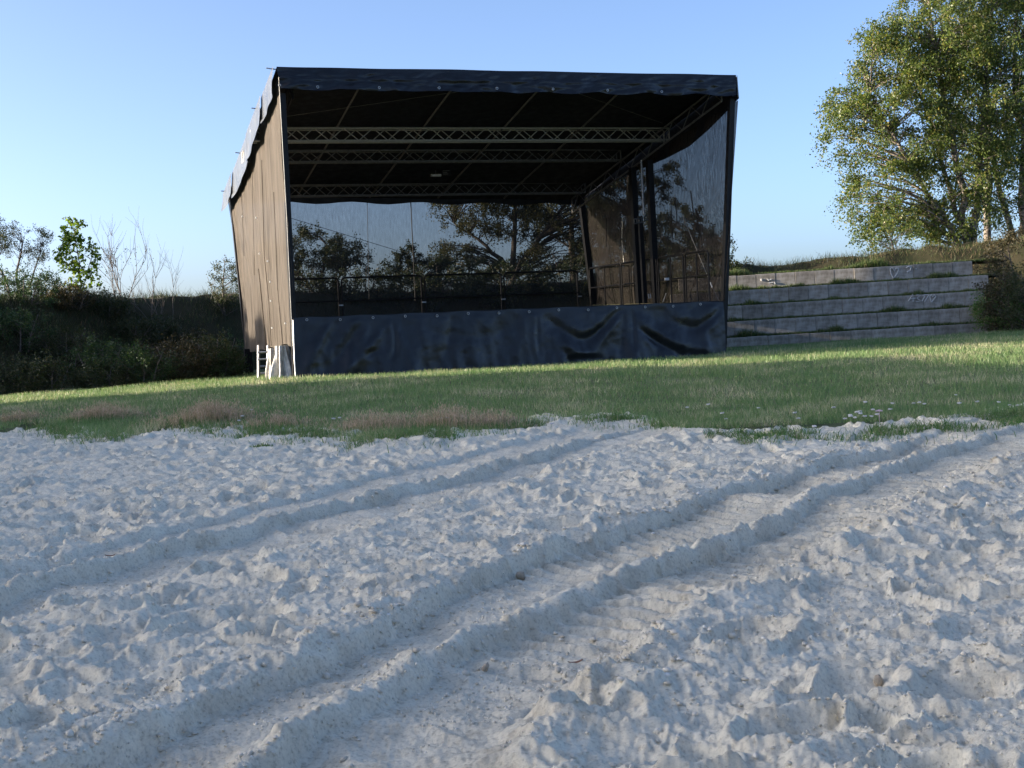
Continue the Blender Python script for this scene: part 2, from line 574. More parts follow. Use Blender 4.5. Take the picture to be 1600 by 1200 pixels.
# ------------------------------------------------------------------ sand with ruts and footprints
LINES = {
    'A': [(-220, 1290), (75, 1192), (300, 1102), (500, 1018), (650, 940), (800, 868), (950, 825), (1100, 778), (1250, 733), (1375, 702), (1470, 672), (1640, 634)],
    'B': [(150, 1290), (370, 1195), (500, 1128), (625, 1058), (750, 990), (900, 932), (1025, 882), (1175, 822), (1300, 768), (1425, 718), (1560, 676), (1720, 634)],
    'C': [(640, 1290), (760, 1190), (850, 1115), (940, 1040), (1040, 972), (1200, 900), (1325, 838), (1450, 778), (1550, 728), (1650, 690), (1800, 640)],
    'D1': [(-500, 1040), (-100, 925), (80, 872), (200, 838), (300, 814), (425, 786), (565, 746), (700, 714), (850, 684), (960, 662), (1100, 638)],
    'D2': [(-500, 1110), (-150, 965), (0, 918), (100, 888), (240, 852), (370, 826), (450, 806), (600, 772), (750, 732), (900, 696), (1000, 672), (1130, 644)],
    'E': [(-500, 1200), (-150, 1020), (0, 966), (150, 922), (280, 890), (430, 858), (560, 822), (700, 778), (830, 740), (960, 704), (1060, 678), (1180, 650)],
}
ANG = math.atan2(.56, .83)                                   # heading of the ruts, from +Y towards +X


def pq(x, y):
    return x * math.sin(ANG) + y * math.cos(ANG), x * math.cos(ANG) - y * math.sin(ANG)


LQ = {}
for k, pts in LINES.items():
    g = np.array([list(on_z(px, py, 0))[:2] for px, py in pts])
    p, q = pq(g[:, 0], g[:, 1])
    LQ[k] = (p, q)


def line_q(k, p):
    P, Q = LQ[k]
    return np.interp(p, P, Q)


class Feet:
    """trampled footprints scattered over the sand"""
    def __init__(s, n, box, seed):
        r = np.random.default_rng(seed)
        s.c = np.stack([r.uniform(box[0], box[1], n), r.uniform(box[2], box[3], n)], 1)
        s.a = r.uniform(0, math.pi, n)
        s.L = r.uniform(.09, .19, n)
        s.W = s.L * r.uniform(.42, .7, n)
        s.D = r.uniform(.014, .044, n)


def sand_z(R, T):
    """heights on a polar grid (rows R, columns T); returns x,y,z and the damp and relief tone"""
    RR, TT = np.meshgrid(R, T, indexing='ij')
    x, y = RR * np.sin(TT), RR * np.cos(TT)
    wx = x + .045 * fbm(x * 4, y * 4, 2, 11)
    wy = y + .045 * fbm(x * 4, y * 4, 2, 12)
    z = .035 * fbm(x * .8, y * .8, 3, 1)
    # churned relief: crisp crests
    rd = 1 - np.abs(gnoise(wx * 2.3, wy * 2.3, 21))
    rd2 = 1 - np.abs(gnoise(wx * 5.2, wy * 5.2, 22))
    patch = .6 + .5 * gnoise(x * .7, y * .7, 23)
    rd3 = 1 - np.abs(gnoise(wx * 15, wy * 15, 25))
    crust = sstep((gnoise(wx * 4.2, wy * 4.2, 26) - .12) / .07) * .014 + sstep((gnoise(wx * 10, wy * 10, 27) - .15) / .12) * .008 + sstep((gnoise(wx * 21, wy * 21, 28) - .2) / .2) * .005
    crust += sstep((gnoise(wx * 38, wy * 38, 29) - .2) / .25) * .003
    rough = .65 * crust + .045 * (rd - .75) * patch + .017 * (rd2 - .75) + .005 * (1 - np.abs(gnoise(wx * 31, wy * 31, 30))) + .015 * (rd3 - .7) * (patch + .2) + .006 * fbm(wx * 11, wy * 11, 3, 24, .6)
    foot = np.zeros_like(z)
    ft = Feet(3400, (-9, 11, 1.5, 16.5), 5)
    dT = None
    for (cx, cy), a, L, W, D in zip(ft.c, ft.a, ft.L, ft.W, ft.D):
        r0, t0 = math.hypot(cx, cy), math.atan2(cx, cy)
        m = L * 1.75
        i0, i1 = np.searchsorted(R, [r0 - m, r0 + m])
        j0, j1 = np.searchsorted(T, [t0 - m / r0, t0 + m / r0])
        if i1 <= i0 or j1 <= j0: continue
        dx, dy = wx[i0:i1, j0:j1] - cx, wy[i0:i1, j0:j1] - cy
        pp, qq = dx * math.cos(a) + dy * math.sin(a), -dx * math.sin(a) + dy * math.cos(a)
        e = np.sqrt((pp / L) ** 2 + (qq / W) ** 2)
        foot[i0:i1, j0:j1] += -D * sstep(1.25 - e) + .62 * D * np.exp(-((e - 1.28) / .2) ** 2)
    foot = np.where(foot > .03, .03 + (foot - .03) * .4, foot); foot = np.clip(foot, -.075, .05)
    # ruts
    p, q = pq(x, y)
    jit = .032 * fbm(p * 2.0, q * 2.0, 3, 41) + .014 * gnoise(p * 8, q * 8, 42)
    qj = q + jit
    A, B, C, D1, D2, E = (line_q(k, p) for k in ('A', 'B', 'C', 'D1', 'D2', 'E'))
    lump = .5 + .9 * fbm(p * 3.4, q * 3.4, 3, 43)

    def wall(t, w):            # 0 left of the edge, 1 right of it
        return sstep(t / w)
    # right double rut (q grows towards the camera side)
    in1 = wall(qj - A, .055) * (1 - wall(qj - (B - .20), .20))
    in2 = wall(qj - B, .065) * (1 - wall(qj - (C - .14), .26))
    dep = 1 + .45 * gnoise(p * 1.3, q * .6, 44)
    zr = (-.085 * in1 - .072 * in2) * dep
    zr += (.012 * lump) * np.exp(-((qj - A + .05) / .07) ** 2) + .014 * np.exp(-((qj - A + .2) / .14) ** 2)
    zr += (.006 + .010 * lump) * np.exp(-((qj - B + .02) / .05) ** 2)
    zr += (.014 + .024 * lump) * np.exp(-((qj - C - .06) / .14) ** 2)
    # left rut
    in3 = wall(qj - D1, .055) * (1 - wall(qj - (D2 - .1), .10))
    in4 = wall(qj - D2, .065) * (1 - wall(qj - (E - .1), .24))
    fade = (1 - .3 * sstep((y - 9) / 4)) * (1 - sstep((y - edge_y(x) + 1.3) / 1.2))
    zr = zr * (1 - .8 * sstep((y - edge_y(x) + 1.0) / 1.2))
    zr += fade * (-.035 * in3 - .066 * in4 * dep + .014 * lump * np.exp(-((qj - D1 + .04) / .06) ** 2)
                  + (.006 + .016 * lump) * np.exp(-((qj - D2 + .02) / .05) ** 2) + .022 * lump * np.exp(-((qj - E - .05) / .13) ** 2))
    rut = np.clip(np.maximum.reduce([in1, in2, in3, in4]), 0, 1)
    # tread print on the rut floors
    pat = np.abs(((p * 8.5 + 1.8 * np.abs((qj - (B + C) / 2))) % 1) - .5) * 2
    zr += .042 * in2 ** 2 * (sstep((pat - .4) / .2) - .5) * sstep((y - 4.0) / 1.5)
    pat1 = np.abs(((p * 8.0 - 1.6 * np.abs((qj - (A + B) / 2))) % 1) - .5) * 2
    zr += .034 * in1 ** 2 * (sstep((pat1 - .4) / .3) - .5) * sstep((y - 5.0) / 2)
    # crumbling flutes on the rut walls
    wallmask = np.clip(4 * in1 * (1 - in1) + 4 * in2 * (1 - in2) + 4 * in4 * (1 - in4), 0, 1)
    flute = gnoise(p * 8, q * 5, 51) + .5 * gnoise(p * 17, q * 11, 52)
    zr += .018 * wallmask * flute
    ridge = np.maximum.reduce([np.exp(-((qj - l_ + .02) / .10) ** 2) for l_ in (A, B, D1, D2)])
    calm = (1 - .72 * rut) * (1 - .45 * ridge)
    z = z + rough * (1 - .55 * rut) + foot * calm + zr
    z += .0055 * fbm(x * 24, y * 24, 4, 61, .6) * (1 - .5 * rut) + .0028 * gnoise(x * 75, y * 75, 62)
    z += .05 * sstep((y - 11) / 3.0)                        # rises to the lawn
    cl = gnoise(x * 5, y * 5, 71)
    damp = np.clip(.45 * wallmask * (.7 + .8 * gnoise(p * 2, q * 2, 72)) + .25 * rut + .5 * np.clip(-foot / .05, 0, 1) * np.clip(cl + .3, 0, 1) + .25 * cl, 0, 1)  # damp sand; hollows and walls also darkened in the colour for relief
    # under the lawn's edge the sand dips away
    over = y - edge_y(x)
    z = z - .25 * sstep((over - .8) / .7)
    return x, y, z, damp


R = np.concatenate([np.linspace(1.9, 3.1, 30, endpoint=False), 3.1 + (17.2 - 3.1) * (np.linspace(0, 1, 640)) ** 1.35])
T = np.radians(np.concatenate([np.linspace(-56, -24.5, 110, endpoint=False), np.linspace(-24.5, 24.5, 660), np.linspace(24.8, 56, 110)]))
sx, sy, szz, damp = sand_z(R, T)
sand = mesh_np('sand', np.stack([sx.ravel(), sy.ravel(), szz.ravel()], 1), grid_faces(len(R), len(T))[:, ::-1], M['sand'])
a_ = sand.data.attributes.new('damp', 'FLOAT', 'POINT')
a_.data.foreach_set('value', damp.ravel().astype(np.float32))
tag(sand, kind='structure')


def sand_h(x, y):
    r, t = math.hypot(x, y), math.atan2(x, y)
    i = min(max(int(np.searchsorted(R, r)), 0), len(R) - 1)
    j = min(max(int(np.searchsorted(T, t)), 0), len(T) - 1)
    return float(szz[i, j])


# --- clods and crumbs
def chunk_mesh(rng, n, pos, size, flat=.7):
    """n lumpy chunks from a jittered octahedron split once (32 tris)"""
    base_v = [(1, 0, 0), (-1, 0, 0), (0, 1, 0), (0, -1, 0), (0, 0, 1), (0, 0, -1)]
    bf = [(0, 2, 4), (2, 1, 4), (1, 3, 4), (3, 0, 4), (2, 0, 5), (1, 2, 5), (3, 1, 5), (0, 3, 5)]
    vs_, fs_, mid = [Vector(v) for v in base_v], [], {}

    def m(i, j):
        k = (min(i, j), max(i, j))
        if k not in mid:
            vs_.append(((vs_[i] + vs_[j]) / 2).normalized()); mid[k] = len(vs_) - 1
        return mid[k]
    for a, b, c in bf:
        ab, bc, ca = m(a, b), m(b, c), m(c, a)
        fs_ += [(a, ab, ca), (ab, b, bc), (ca, bc, c), (ab, bc, ca)]
    bv = np.array([list(v) for v in vs_])
    V = bv[None] * rng.uniform(.6, 1.25, (n, len(bv), 1))
    sc = rng.uniform(.6, 1.3, (n, 1, 3)); sc[:, :, 2] *= flat
    V = V * sc
    a = rng.uniform(0, 6.28, n)[:, None]
    x, y = V[:, :, 0] * np.cos(a) - V[:, :, 1] * np.sin(a), V[:, :, 0] * np.sin(a) + V[:, :, 1] * np.cos(a)
    V = np.stack([x, y, V[:, :, 2]], 2) * size[:, None, None] + pos[:, None, :]
    Fc = np.array(fs_)[None] + (np.arange(n) * len(bv))[:, None, None]
    return V.reshape(-1, 3), Fc.reshape(-1, 3)


cp, cs = [], []
for k, wd, num, smax in (('A', .09, 1800, .019), ('B', .07, 900, .014), ('C', .24, 2600, .018), ('D1', .12, 600, .014), ('D2', .10, 700, .014), ('E', .18, 900, .016)):
    P, Q = LQ[k]
    for _ in range(num):
        p = RNG.uniform(max(P[0], 1.5), min(P[-1], 16))
        if gnoise(np.array([p * 1.8]), np.array([3.3 + len(k)]), 88)[0] < -.1: continue
        q = float(np.interp(p, P, Q)) + RNG.normal(-.02 if k in 'AB' else .05, wd)
        x, y = p * math.sin(ANG) + q * math.cos(ANG), p * math.cos(ANG) - q * math.sin(ANG)
        if y < 2.5 or y > 13: continue
        cp.append((x, y)); cs.append(RNG.uniform(.004, smax) * RNG.uniform(.4, 1))
for _ in range(3400):
    y = RNG.uniform(2.6, 11); x = RNG.uniform(-.5, .5) * y
    if gnoise(np.array([x * 1.3]), np.array([y * 1.3]), 89)[0] < 0: continue
    cp.append((x, y)); cs.append(RNG.uniform(.003, .012))
pos = np.array([(x, y, sand_h(x, y) + .15 * s_) for (x, y), s_ in zip(cp, cs)])
v_, f_ = chunk_mesh(RNG, len(pos), pos, np.array(cs))
# fine grit: small eight-sided grains
ng = 28000
gy_ = 2.6 + 8.4 * RNG.uniform(0, 1, ng) ** 1.5
gx_ = RNG.uniform(-.5, .5, ng) * gy_
kp = gnoise(gx_ * 1.1, gy_ * 1.1, 92) + .5 * gnoise(gx_ * 4, gy_ * 4, 93) > -.12
gx_, gy_ = gx_[kp], gy_[kp]; ng = len(gx_)
ii = np.clip(np.searchsorted(R, np.hypot(gx_, gy_)), 0, len(R) - 1); jj = np.clip(np.searchsorted(T, np.arctan2(gx_, gy_)), 0, len(T) - 1)
gs = RNG.uniform(.0016, .0052, ng) * (1 + .06 * gy_)
ov_ = np.array([(1, 0, 0), (-1, 0, 0), (0, 1, 0), (0, -1, 0), (0, 0, 1), (0, 0, -1)], float)
of_ = np.array([(0, 2, 4), (2, 1, 4), (1, 3, 4), (3, 0, 4), (2, 0, 5), (1, 2, 5), (3, 1, 5), (0, 3, 5)])
GV = ov_[None] * RNG.uniform(.5, 1.4, (ng, 6, 1)) * gs[:, None, None] + np.stack([gx_, gy_, szz[ii, jj] + .2 * gs], 1)[:, None]
GF = of_[None] + (np.arange(ng) * 6)[:, None, None] + len(v_)
v_ = np.concatenate([v_, GV.reshape(-1, 3)]); f_ = np.concatenate([f_, GF.reshape(-1, 3)])
o = mesh_np('sand_clods', v_, f_, M['crumb'], smooth=False)
tag(o, 'crumbled pale clods scattered over the sand and along the rut edges', 'clods', kind='stuff')

for (px, py, r, lab) in [(1373, 1068, .022, 'round brown clod of damp sand lying in the churned sand at the right'),
                         (758, 1022, .018, 'small tan lump in the near wheel rut at bottom centre'),
                         (812, 878, .026, 'broken grey clod on the rut edge in the middle of the sand'),
                         (272, 1037, .016, 'small brown stone on the trampled sand at the lower left')]:
    g = on_z(px, py, 0)
    z = sand_h(g.x, g.y)
    v_, f_ = chunk_mesh(np.random.default_rng(int(px)), 1, np.array([(0, 0, 0)]), np.array([r]), .85)
    e_ = mesh_np('clod', v_ + np.array([g.x, g.y, z + r * .45]), f_, M['stone'], smooth=False)
    tag(e_, lab, 'clod')
for (px, py, a, lab) in [(898, 1003, .4, 'brown dry leaf lying in the near wheel rut'), (640, 1018, 1.2, 'reddish dry leaf on the rut edge at lower centre'), (172, 862, .2, 'tiny red scrap on the sand ridge at the left')]:
    g = on_z(px, py, 0)
    z = sand_h(g.x, g.y) + .012
    c, s_ = math.cos(a), math.sin(a)
    P = [[(t * .028, w * .011 * math.sin(max(.05, (t + 1) / 2) * math.pi), .008 * t * t + .004 * abs(w)) for w in (-1, 0, 1)] for t in np.linspace(-1, 1, 6)]
    b_ = MB().quadgrid([[(g.x + x * c - y * s_, g.y + x * s_ + y * c, z + zz) for x, y, zz in r] for r in P])
    tag(b_.build('dry_leaf', M['dry_leaf'], smooth=True), lab, 'leaf')


# ------------------------------------------------------------------ grass
def blades(n, x, y, z, h, w, lean, rng, kink=.55, simple=False):
    a = rng.uniform(0, 2 * math.pi, n)
    la = rng.uniform(0, 2 * math.pi, n)
    ux, uy = np.cos(a) * w / 2, np.sin(a) * w / 2
    lx, ly = np.cos(la) * lean * h, np.sin(la) * lean * h
    if simple:                      # one tapering triangle for each blade
        V = np.stack([np.stack([x - ux, y - uy, z], 1), np.stack([x + ux, y + uy, z], 1),
                      np.stack([x + lx, y + ly, z + h * np.sqrt(np.maximum(1 - .5 * lean ** 2, .3))], 1)], 1)
        return V.reshape(-1, 3), np.arange(n * 3).reshape(-1, 3)
    V = np.zeros((n, 5, 3))
    V[:, 0] = np.stack([x - ux, y - uy, z], 1)
    V[:, 1] = np.stack([x + ux, y + uy, z], 1)
    V[:, 2] = np.stack([x + ux * .8 + lx * .3, y + uy * .8 + ly * .3, z + h * kink], 1)
    V[:, 3] = np.stack([x - ux * .8 + lx * .3, y - uy * .8 + ly * .3, z + h * kink], 1)
    V[:, 4] = np.stack([x + lx, y + ly, z + h * np.sqrt(np.maximum(1 - .5 * lean ** 2, .3))], 1)
    F1 = np.array([(0, 1, 2), (0, 2, 3), (3, 2, 4)])
    Fc = F1[None] + (np.arange(n) * 5)[:, None, None]
    return V.reshape(-1, 3), Fc.reshape(-1, 3)


def scatter_lawn(n, rng):
    # denser near the camera
    y = 12.3 + (30.5 - 12.3) * rng.uniform(0, 1, n) ** 1.25
    x = rng.uniform(-.60, .60, n) * (y + 1.5)
    return x, y


rng = np.random.default_rng(3)
x, y = scatter_lawn(330000, rng)
ov = y - edge_y(x)
dens = gnoise(x * 1.1, y * 1.1, 101) * .5 + gnoise(x * 3.3, y * 3.3, 102) * .35
okm = (ov > 0) & (rng.uniform(-.2, 1.0, len(x)) * .8 < ov * 1.1 + dens + .22) & (bank_dist(x, y) < .2)
inst = ((x - ST0.x) * V2.x + (y - ST0.y) * V2.y > .05) & ((x - ST0.x) * U2.x + (y - ST0.y) * U2.y > .1) & ((x - ST0.x) * U2.x + (y - ST0.y) * U2.y < SW - .05)
okm &= ~inst & ~((y > 31.3) & (x > 4.2))
# worn sandy patch at the right edge
okm &= ~((x > 4.6) & (y < 16.2 + .5 * (x - 4.6)) & (rng.uniform(0, 1, len(x)) < .8 * sstep((x - 4.6) / 1.0)) & (ov < 1.4))
x, y, ov = x[okm], y[okm], ov[okm]
n = len(x)
tall = np.clip(gnoise(x * .8, y * .8, 103) + .3, 0, 1)
h = rng.uniform(.035, .085, n) * (1 + .5 * tall) * (1 + .5 * np.exp(-ov / .5))
w = rng.uniform(.006, .011, n) * (1 + .05 * (y - 12))
v_, f_ = blades(n, x, y, ground_z(x, y) - .01, h, w, rng.uniform(.1, .8, n), rng, simple=True)
o = mesh_np('lawn_grass', v_, f_, M['grass'], smooth=False)
tag(o, 'short mown green and straw grass of the lawn before the stage', 'grass', kind='stuff')

# loose runners and sparse blades that creep out over the sand
n = 30000
x = rng.uniform(-8.5, 9, n)
y = edge_y(x) + .4 - np.abs(rng.normal(0, .42, n))
keepm = gnoise(x * 1.6, y * 2.2, 105) > .02
x, y = x[keepm], y[keepm]; n = len(x)
z = np.array([sand_h(a, b) for a, b in zip(x, y)])
v_, f_ = blades(n, x, y, np.maximum(z, 0) - .005, rng.uniform(.03, .12, n), rng.uniform(.004, .008, n), rng.uniform(.5, 1.2, n), rng)
o = mesh_np('edge_grass', v_, f_, M['rough_grass'], smooth=False)
tag(o, 'ragged green grass creeping over the edge of the sand', 'grass', kind='stuff')


# tall dry tufts at the edge of the sand
def tuft(px, py, wpx, hh, label, green=.4, dens=1.0, Y=None):
    g = on_z(px, py, .08)
    rad = wpx / F_PX * g.y / 2
    hh *= .85; green = min(1, green * 1.3)
    n = int(750 * dens * max(rad / .5, .25))
    r = np.random.default_rng(int(px * 3 + py))
    root = empty('grass_tuft', (g.x, g.y, float(ground_z(g.x, g.y)) - .02))
    x = g.x + r.normal(0, rad * .62, n); y = g.y + r.normal(0, min(rad * .35, .3), n)
    edge = 1 - .55 * np.clip(np.abs(x - g.x) / (rad * 1.1), 0, 1)
    ng = int(n * green)
    zz = ground_z(x, y) - .02
    v1, f1 = blades(ng, x[:ng], y[:ng], zz[:ng], r.uniform(.3, .7, ng) * hh * edge[:ng], r.uniform(.005, .009, ng), r.uniform(.2, .9, ng), r)
    tag(mesh_np('green_blades', v1, f1, M['rough_grass'], root, smooth=False), kind='stuff')
    m = n - ng
    hh2 = r.uniform(.6, 1.05, m) * hh * edge[ng:]
    v2, f2 = blades(m, x[ng:], y[ng:], zz[ng:], hh2, r.uniform(.004, .008, m), r.uniform(.1, .5, m), r, .7)
    tag(mesh_np('dry_stalks', v2, f2, M['straw'], root, smooth=False), kind='stuff')
    # feathery seed heads
    tips = v2.reshape(-1, 5, 3)[:, 4]
    reps = 5
    tp = np.repeat(tips, reps, 0) + r.normal(0, 1, (m * reps, 3)) * np.array([.02, .02, .035]) - np.array([0, 0, .03])
    v3, f3 = blades(m * reps, tp[:, 0], tp[:, 1], tp[:, 2], r.uniform(.02, .045, m * reps), r.uniform(.004, .008, m * reps), r.uniform(.2, 1, m * reps), r)
    tag(mesh_np('seed_heads', v3, f3, M['straw'], root, smooth=False), kind='stuff')
    tag(root, label, 'grass tuft', 'tall dry grass tufts at the sand edge')


tuft(160, 662, 120, .26, 'reddish dry grass tuft at the left end of the sand edge', .4, 1.1)
tuft(330, 664, 130, .34, 'large feathery pinkish grass tuft below the left corner of the stage', .35, 1.3)
tuft(430, 668, 110, .22, 'low dry tuft just right of the largest feathery tuft', .55)
tuft(590, 668, 150, .24, 'brownish grass tuft left of the widest tuft below the stage middle', .5)
tuft(700, 666, 170, .30, 'widest straw-coloured grass tuft below the middle of the stage skirt', .5, 1.2)
tuft(770, 664, 90, .24, 'small straw tuft at the right end of the tall grasses', .5)
tuft(30, 664, 90, .18, 'low brown tuft at the far left margin of the lawn', .4)
tuft(408, 690, 40, .13, 'small bright green tuft alone on the sand, lower left', 1.0, .8)

FL = [(1318, 640), (1327, 634), (1340, 632), (1346, 636), (1352, 633), (1360, 634), (1368, 636), (1240, 641), (1248, 640), (1331, 640), (1337, 646), (1393, 606), (1388, 612),
      (1425, 598), (1436, 600), (1445, 602), (1345, 618), (1351, 602), (1362, 618), (1300, 622), (1492, 578), (1527, 590), (1500, 600), (1560, 596), (1588, 596), (1575, 596),
      (1072, 618), (1107, 616), (1186, 611), (1274, 663), (690, 652), (698, 654), (860, 656), (355, 650), (380, 655), (375, 660), (394, 643), (520, 655), (529, 654), (1128, 640), (1135, 641)]
fmesh = {}
for i, (px, py) in enumerate(FL):
    z0 = .1 + .25 * np.clip((650 - py) / 70, 0, 1)
    g = on_z(px, py, z0 + .05)
    zg = float(ground_z(g.x, g.y))
    k = i % 4
    if k not in fmesh:
        b_ = MB()
        rr = random.Random(k)
        hgt = .045 + .012 * k
        b_.tube([(0, 0, 0), (.006, .004, hgt * .5), (.01, 0, hgt)], .002, 4)
        for q in range(14):
            a, r_ = q * 2.4, .015 * math.sqrt(q / 14)
            c = Vector((.01 + r_ * math.cos(a), r_ * math.sin(a), hgt + .006 * rr.random()))
            b_.tube([c, c + Vector((0, 0, .006)), c + Vector((0, 0, .010))], [.004, .006, .002], 5)
        t_ = b_.build('wildflower', M['flower'], smooth=True)
        t_.data.materials.append(M['grass'])
        for f_i in range(10): t_.data.polygons[f_i].material_index = 1
        fmesh[k] = t_.data
        bpy.data.objects.remove(t_)
    o = link_mesh('wildflower', fmesh[k], None, None, (g.x, g.y, zg))
    o.rotation_euler = (0, 0, i)
    s_ = 1.0 + .25 * ((i * 7) % 5) / 4
    o.scale = (s_, s_, s_)
    tag(o, 'small white wildflower head standing in the lawn', 'flower', 'white wildflowers in the lawn')
g = on_z(1374, 654, .1)
b_ = MB().tube([(g.x, g.y, .05), (g.x, g.y, .17)], .003, 5)
for q in range(20):
    a, r_ = q * 2.4, .030 * math.sqrt(q / 20)
    c = Vector((g.x + r_ * math.cos(a), g.y + r_ * math.sin(a), .17 - .2 * r_))
    b_.tube([c, c + Vector((0, 0, .008)), c + Vector((0, 0, .013))], [.004, .008, .003], 5)
tag(b_.build('wildflower', M['pink'], smooth=True), 'single pale pink flower head at the edge of the sand', 'flower')

# ------------------------------------------------------------------ the stage
stage = empty('stage', ST0)
tag(stage, 'black covered open-air stage with truss roof, net walls and dark tarpaulin skirt', 'stage')
P_FLt, P_FLs, P_FLb = at(432, 104, 23.37), at(459, 497, 23.39), at(461, 593, 23.40)
P_FRt, P_FRs, P_FRb = at(1150, 117, 26.35), at(1130, 471, 26.26), at(1131, 554, 26.24)
P_BLt, P_BLb = at(355, 305, 30.2), at(384, 549, 30.3)
P_BRt, P_BRs = at(907, 309, 33.0), at(927, 476, 33.1)


def lerp(a, b, t): return a + (b - a) * t


def part(mb, name, mat, parent=None, smooth=False): return mb.build(name, M[mat], parent or stage, smooth)


AX = (U2, V2, Vector((0, 0, 1)))
# deck
b_ = MB()
_t = (P_BLt.z - (GZ + DECK)) / (P_BLt.z - P_BLb.z)
_bl = lerp(P_BLt, P_BLb, _t) + U2 * .22 - V2 * .15
_cs = [S(.14, .06, 0), S(SW - .06, .06, 0), Vector((P_BRs.x, P_BRs.y, GZ)) - U2 * .06 - V2 * .06, Vector((_bl.x, _bl.y, GZ))]
for dz_ in (DECK - .16, DECK - .02):
    b_.v += [Vector((c_.x, c_.y, GZ + dz_)) for c_ in _cs]
b_.f += [(3, 2, 1, 0), (4, 5, 6, 7)] + [(i, (i + 1) % 4, 4 + (i + 1) % 4, 4 + i) for i in range(4)]
part(b_, 'deck', 'black')

# skirt: a slack tarpaulin with folds
NS, NT = 300, 46
ss, tt = np.meshgrid(np.linspace(0, 1, NS), np.linspace(0, 1, NT), indexing='ij')


def sk(px, py):            # photo point -> (s, t) on the skirt
    s_ = (px - 460) / 670.0
    y0, y1 = 497 - 26 * s_, 593 - 39 * s_
    return s_, (py - y0) / (y1 - y0)


FOLDS = [  # (points, amplitude m, width m)
    ([(962, 476), (925, 512), (890, 528), (850, 512), (822, 490)], -.11, .09), ([(950, 500), (905, 545), (860, 540), (830, 520)], .07, .10),
    ([(1126, 474), (1105, 498), (1075, 512), (1040, 500), (1022, 486)], -.10, .09), ([(982, 512), (1010, 532), (1050, 550)], -.10, .07),
    ([(975, 490), (1030, 525), (1080, 540), (1130, 546)], .10, .12), ([(966, 480), (960, 555)], .045, .06), ([(976, 480), (972, 552)], -.04, .03),
    ([(515, 500), (490, 540), (462, 585)], .08, .09), ([(560, 502), (530, 545), (485, 588)], -.10, .10), ([(590, 505), (555, 555), (520, 580)], .07, .09),
    ([(600, 500), (602, 540), (594, 565)], -.07, .05), ([(575, 545), (555, 558)], -.06, .06), ([(640, 500), (650, 545)], .05, .1),
    ([(690, 498), (675, 560)], -.03, .08), ([(740, 495), (760, 560)], .04, .12), ([(820, 490), (819, 560)], -.05, .04), ([(800, 490), (785, 565)], .05, .09),
    ([(650, 515), (720, 525), (790, 505)], -.04, .1), ([(860, 556), (900, 548), (960, 556)], .04, .07)]
L = 9.0
hN = np.array([-V2.x, -V2.y, 0])
dis = np.zeros_like(ss)
sw, tw = ss * L + .03 * gnoise(ss * 12, tt * 2, 205), tt * 1.1 + .03 * gnoise(ss * 12, tt * 2, 206)


def spline(q, n=10):
    out = []
    for i in range(len(q) - 1):
        p0, p1, p2, p3 = q[max(i - 1, 0)], q[i], q[i + 1], q[min(i + 2, len(q) - 1)]
        for k in range(n):
            t_ = k / n
            out.append(.5 * (2 * p1 + (p2 - p0) * t_ + (2 * p0 - 5 * p1 + 4 * p2 - p3) * t_ ** 2 + (3 * p1 - p0 - 3 * p2 + p3) * t_ ** 3))
    return np.array(out + [q[-1]])


for pts, A, W in FOLDS:
    q = spline(np.array([(u_ * L, t_ * 1.1) for u_, t_ in (sk(*p_) for p_ in pts)]))
    d = np.full(ss.shape, 9.0); fr = np.zeros(ss.shape); sgn = np.zeros(ss.shape)
    for i, ((x0, y0), (x1, y1)) in enumerate(zip(q[:-1], q[1:])):
        l2 = (x1 - x0) ** 2 + (y1 - y0) ** 2 + 1e-9
        k = np.clip(((sw - x0) * (x1 - x0) + (tw - y0) * (y1 - y0)) / l2, 0, 1)
        dd_ = np.hypot(sw - x0 - k * (x1 - x0), tw - y0 - k * (y1 - y0))
        m_ = dd_ < d
        d = np.where(m_, dd_, d); fr = np.where(m_, (i + k) / (len(q) - 1), fr)
    tp_ = np.clip(np.sin(math.pi * np.clip(fr, .02, .98)), 0, 1) ** .8
    dis += 1.8 * A * tp_ * np.exp(-(d / (W * (.8 + .9 * fr))) ** 2) - 1.0 * A * tp_ * np.exp(-(d / (2.4 * W)) ** 2)
dis *= .42
dis += .075 * gnoise(ss * 16 + .5 * tt, tt * .5, 201) * (.4 + .8 * tt) + .034 * gnoise(ss * 42 - tt, tt * .8, 204) * tt + .010 * fbm(ss * 30, tt * 3, 3, 202) + .006 * (1 - np.abs(gnoise(ss * 26 + tt * 4, tt * 4 - ss * 9, 203)))
dis *= sstep(tt / .12) * (.75 + .25 * tt)
dis += .16 * tt
base = (np.array(P_FLs)[None, None] * ((1 - ss) * (1 - tt))[..., None] + np.array(P_FRs)[None, None] * (ss * (1 - tt))[..., None]
        + np.array(P_FLb)[None, None] * ((1 - ss) * tt)[..., None] + np.array(P_FRb)[None, None] * (ss * tt)[..., None])
base[..., 2] -= .035 * tt * (1 + np.sin(ss * 40) * .4)
base[..., 2] += (.012 * np.sin(ss * 55) * (1 - tt))
Pk = base + hN * dis[..., None]
skirt = mesh_np('skirt', Pk.reshape(-1, 3), grid_faces(NS, NT), M['tarp'], stage)
b_ = MB()
b_.tube([P_FLs + V2 * .03 + Vector((0, 0, -.02)), P_FRs + V2 * .03 + Vector((0, 0, -.02))], .03, 6)
part(b_, 'deck_edge', 'black')

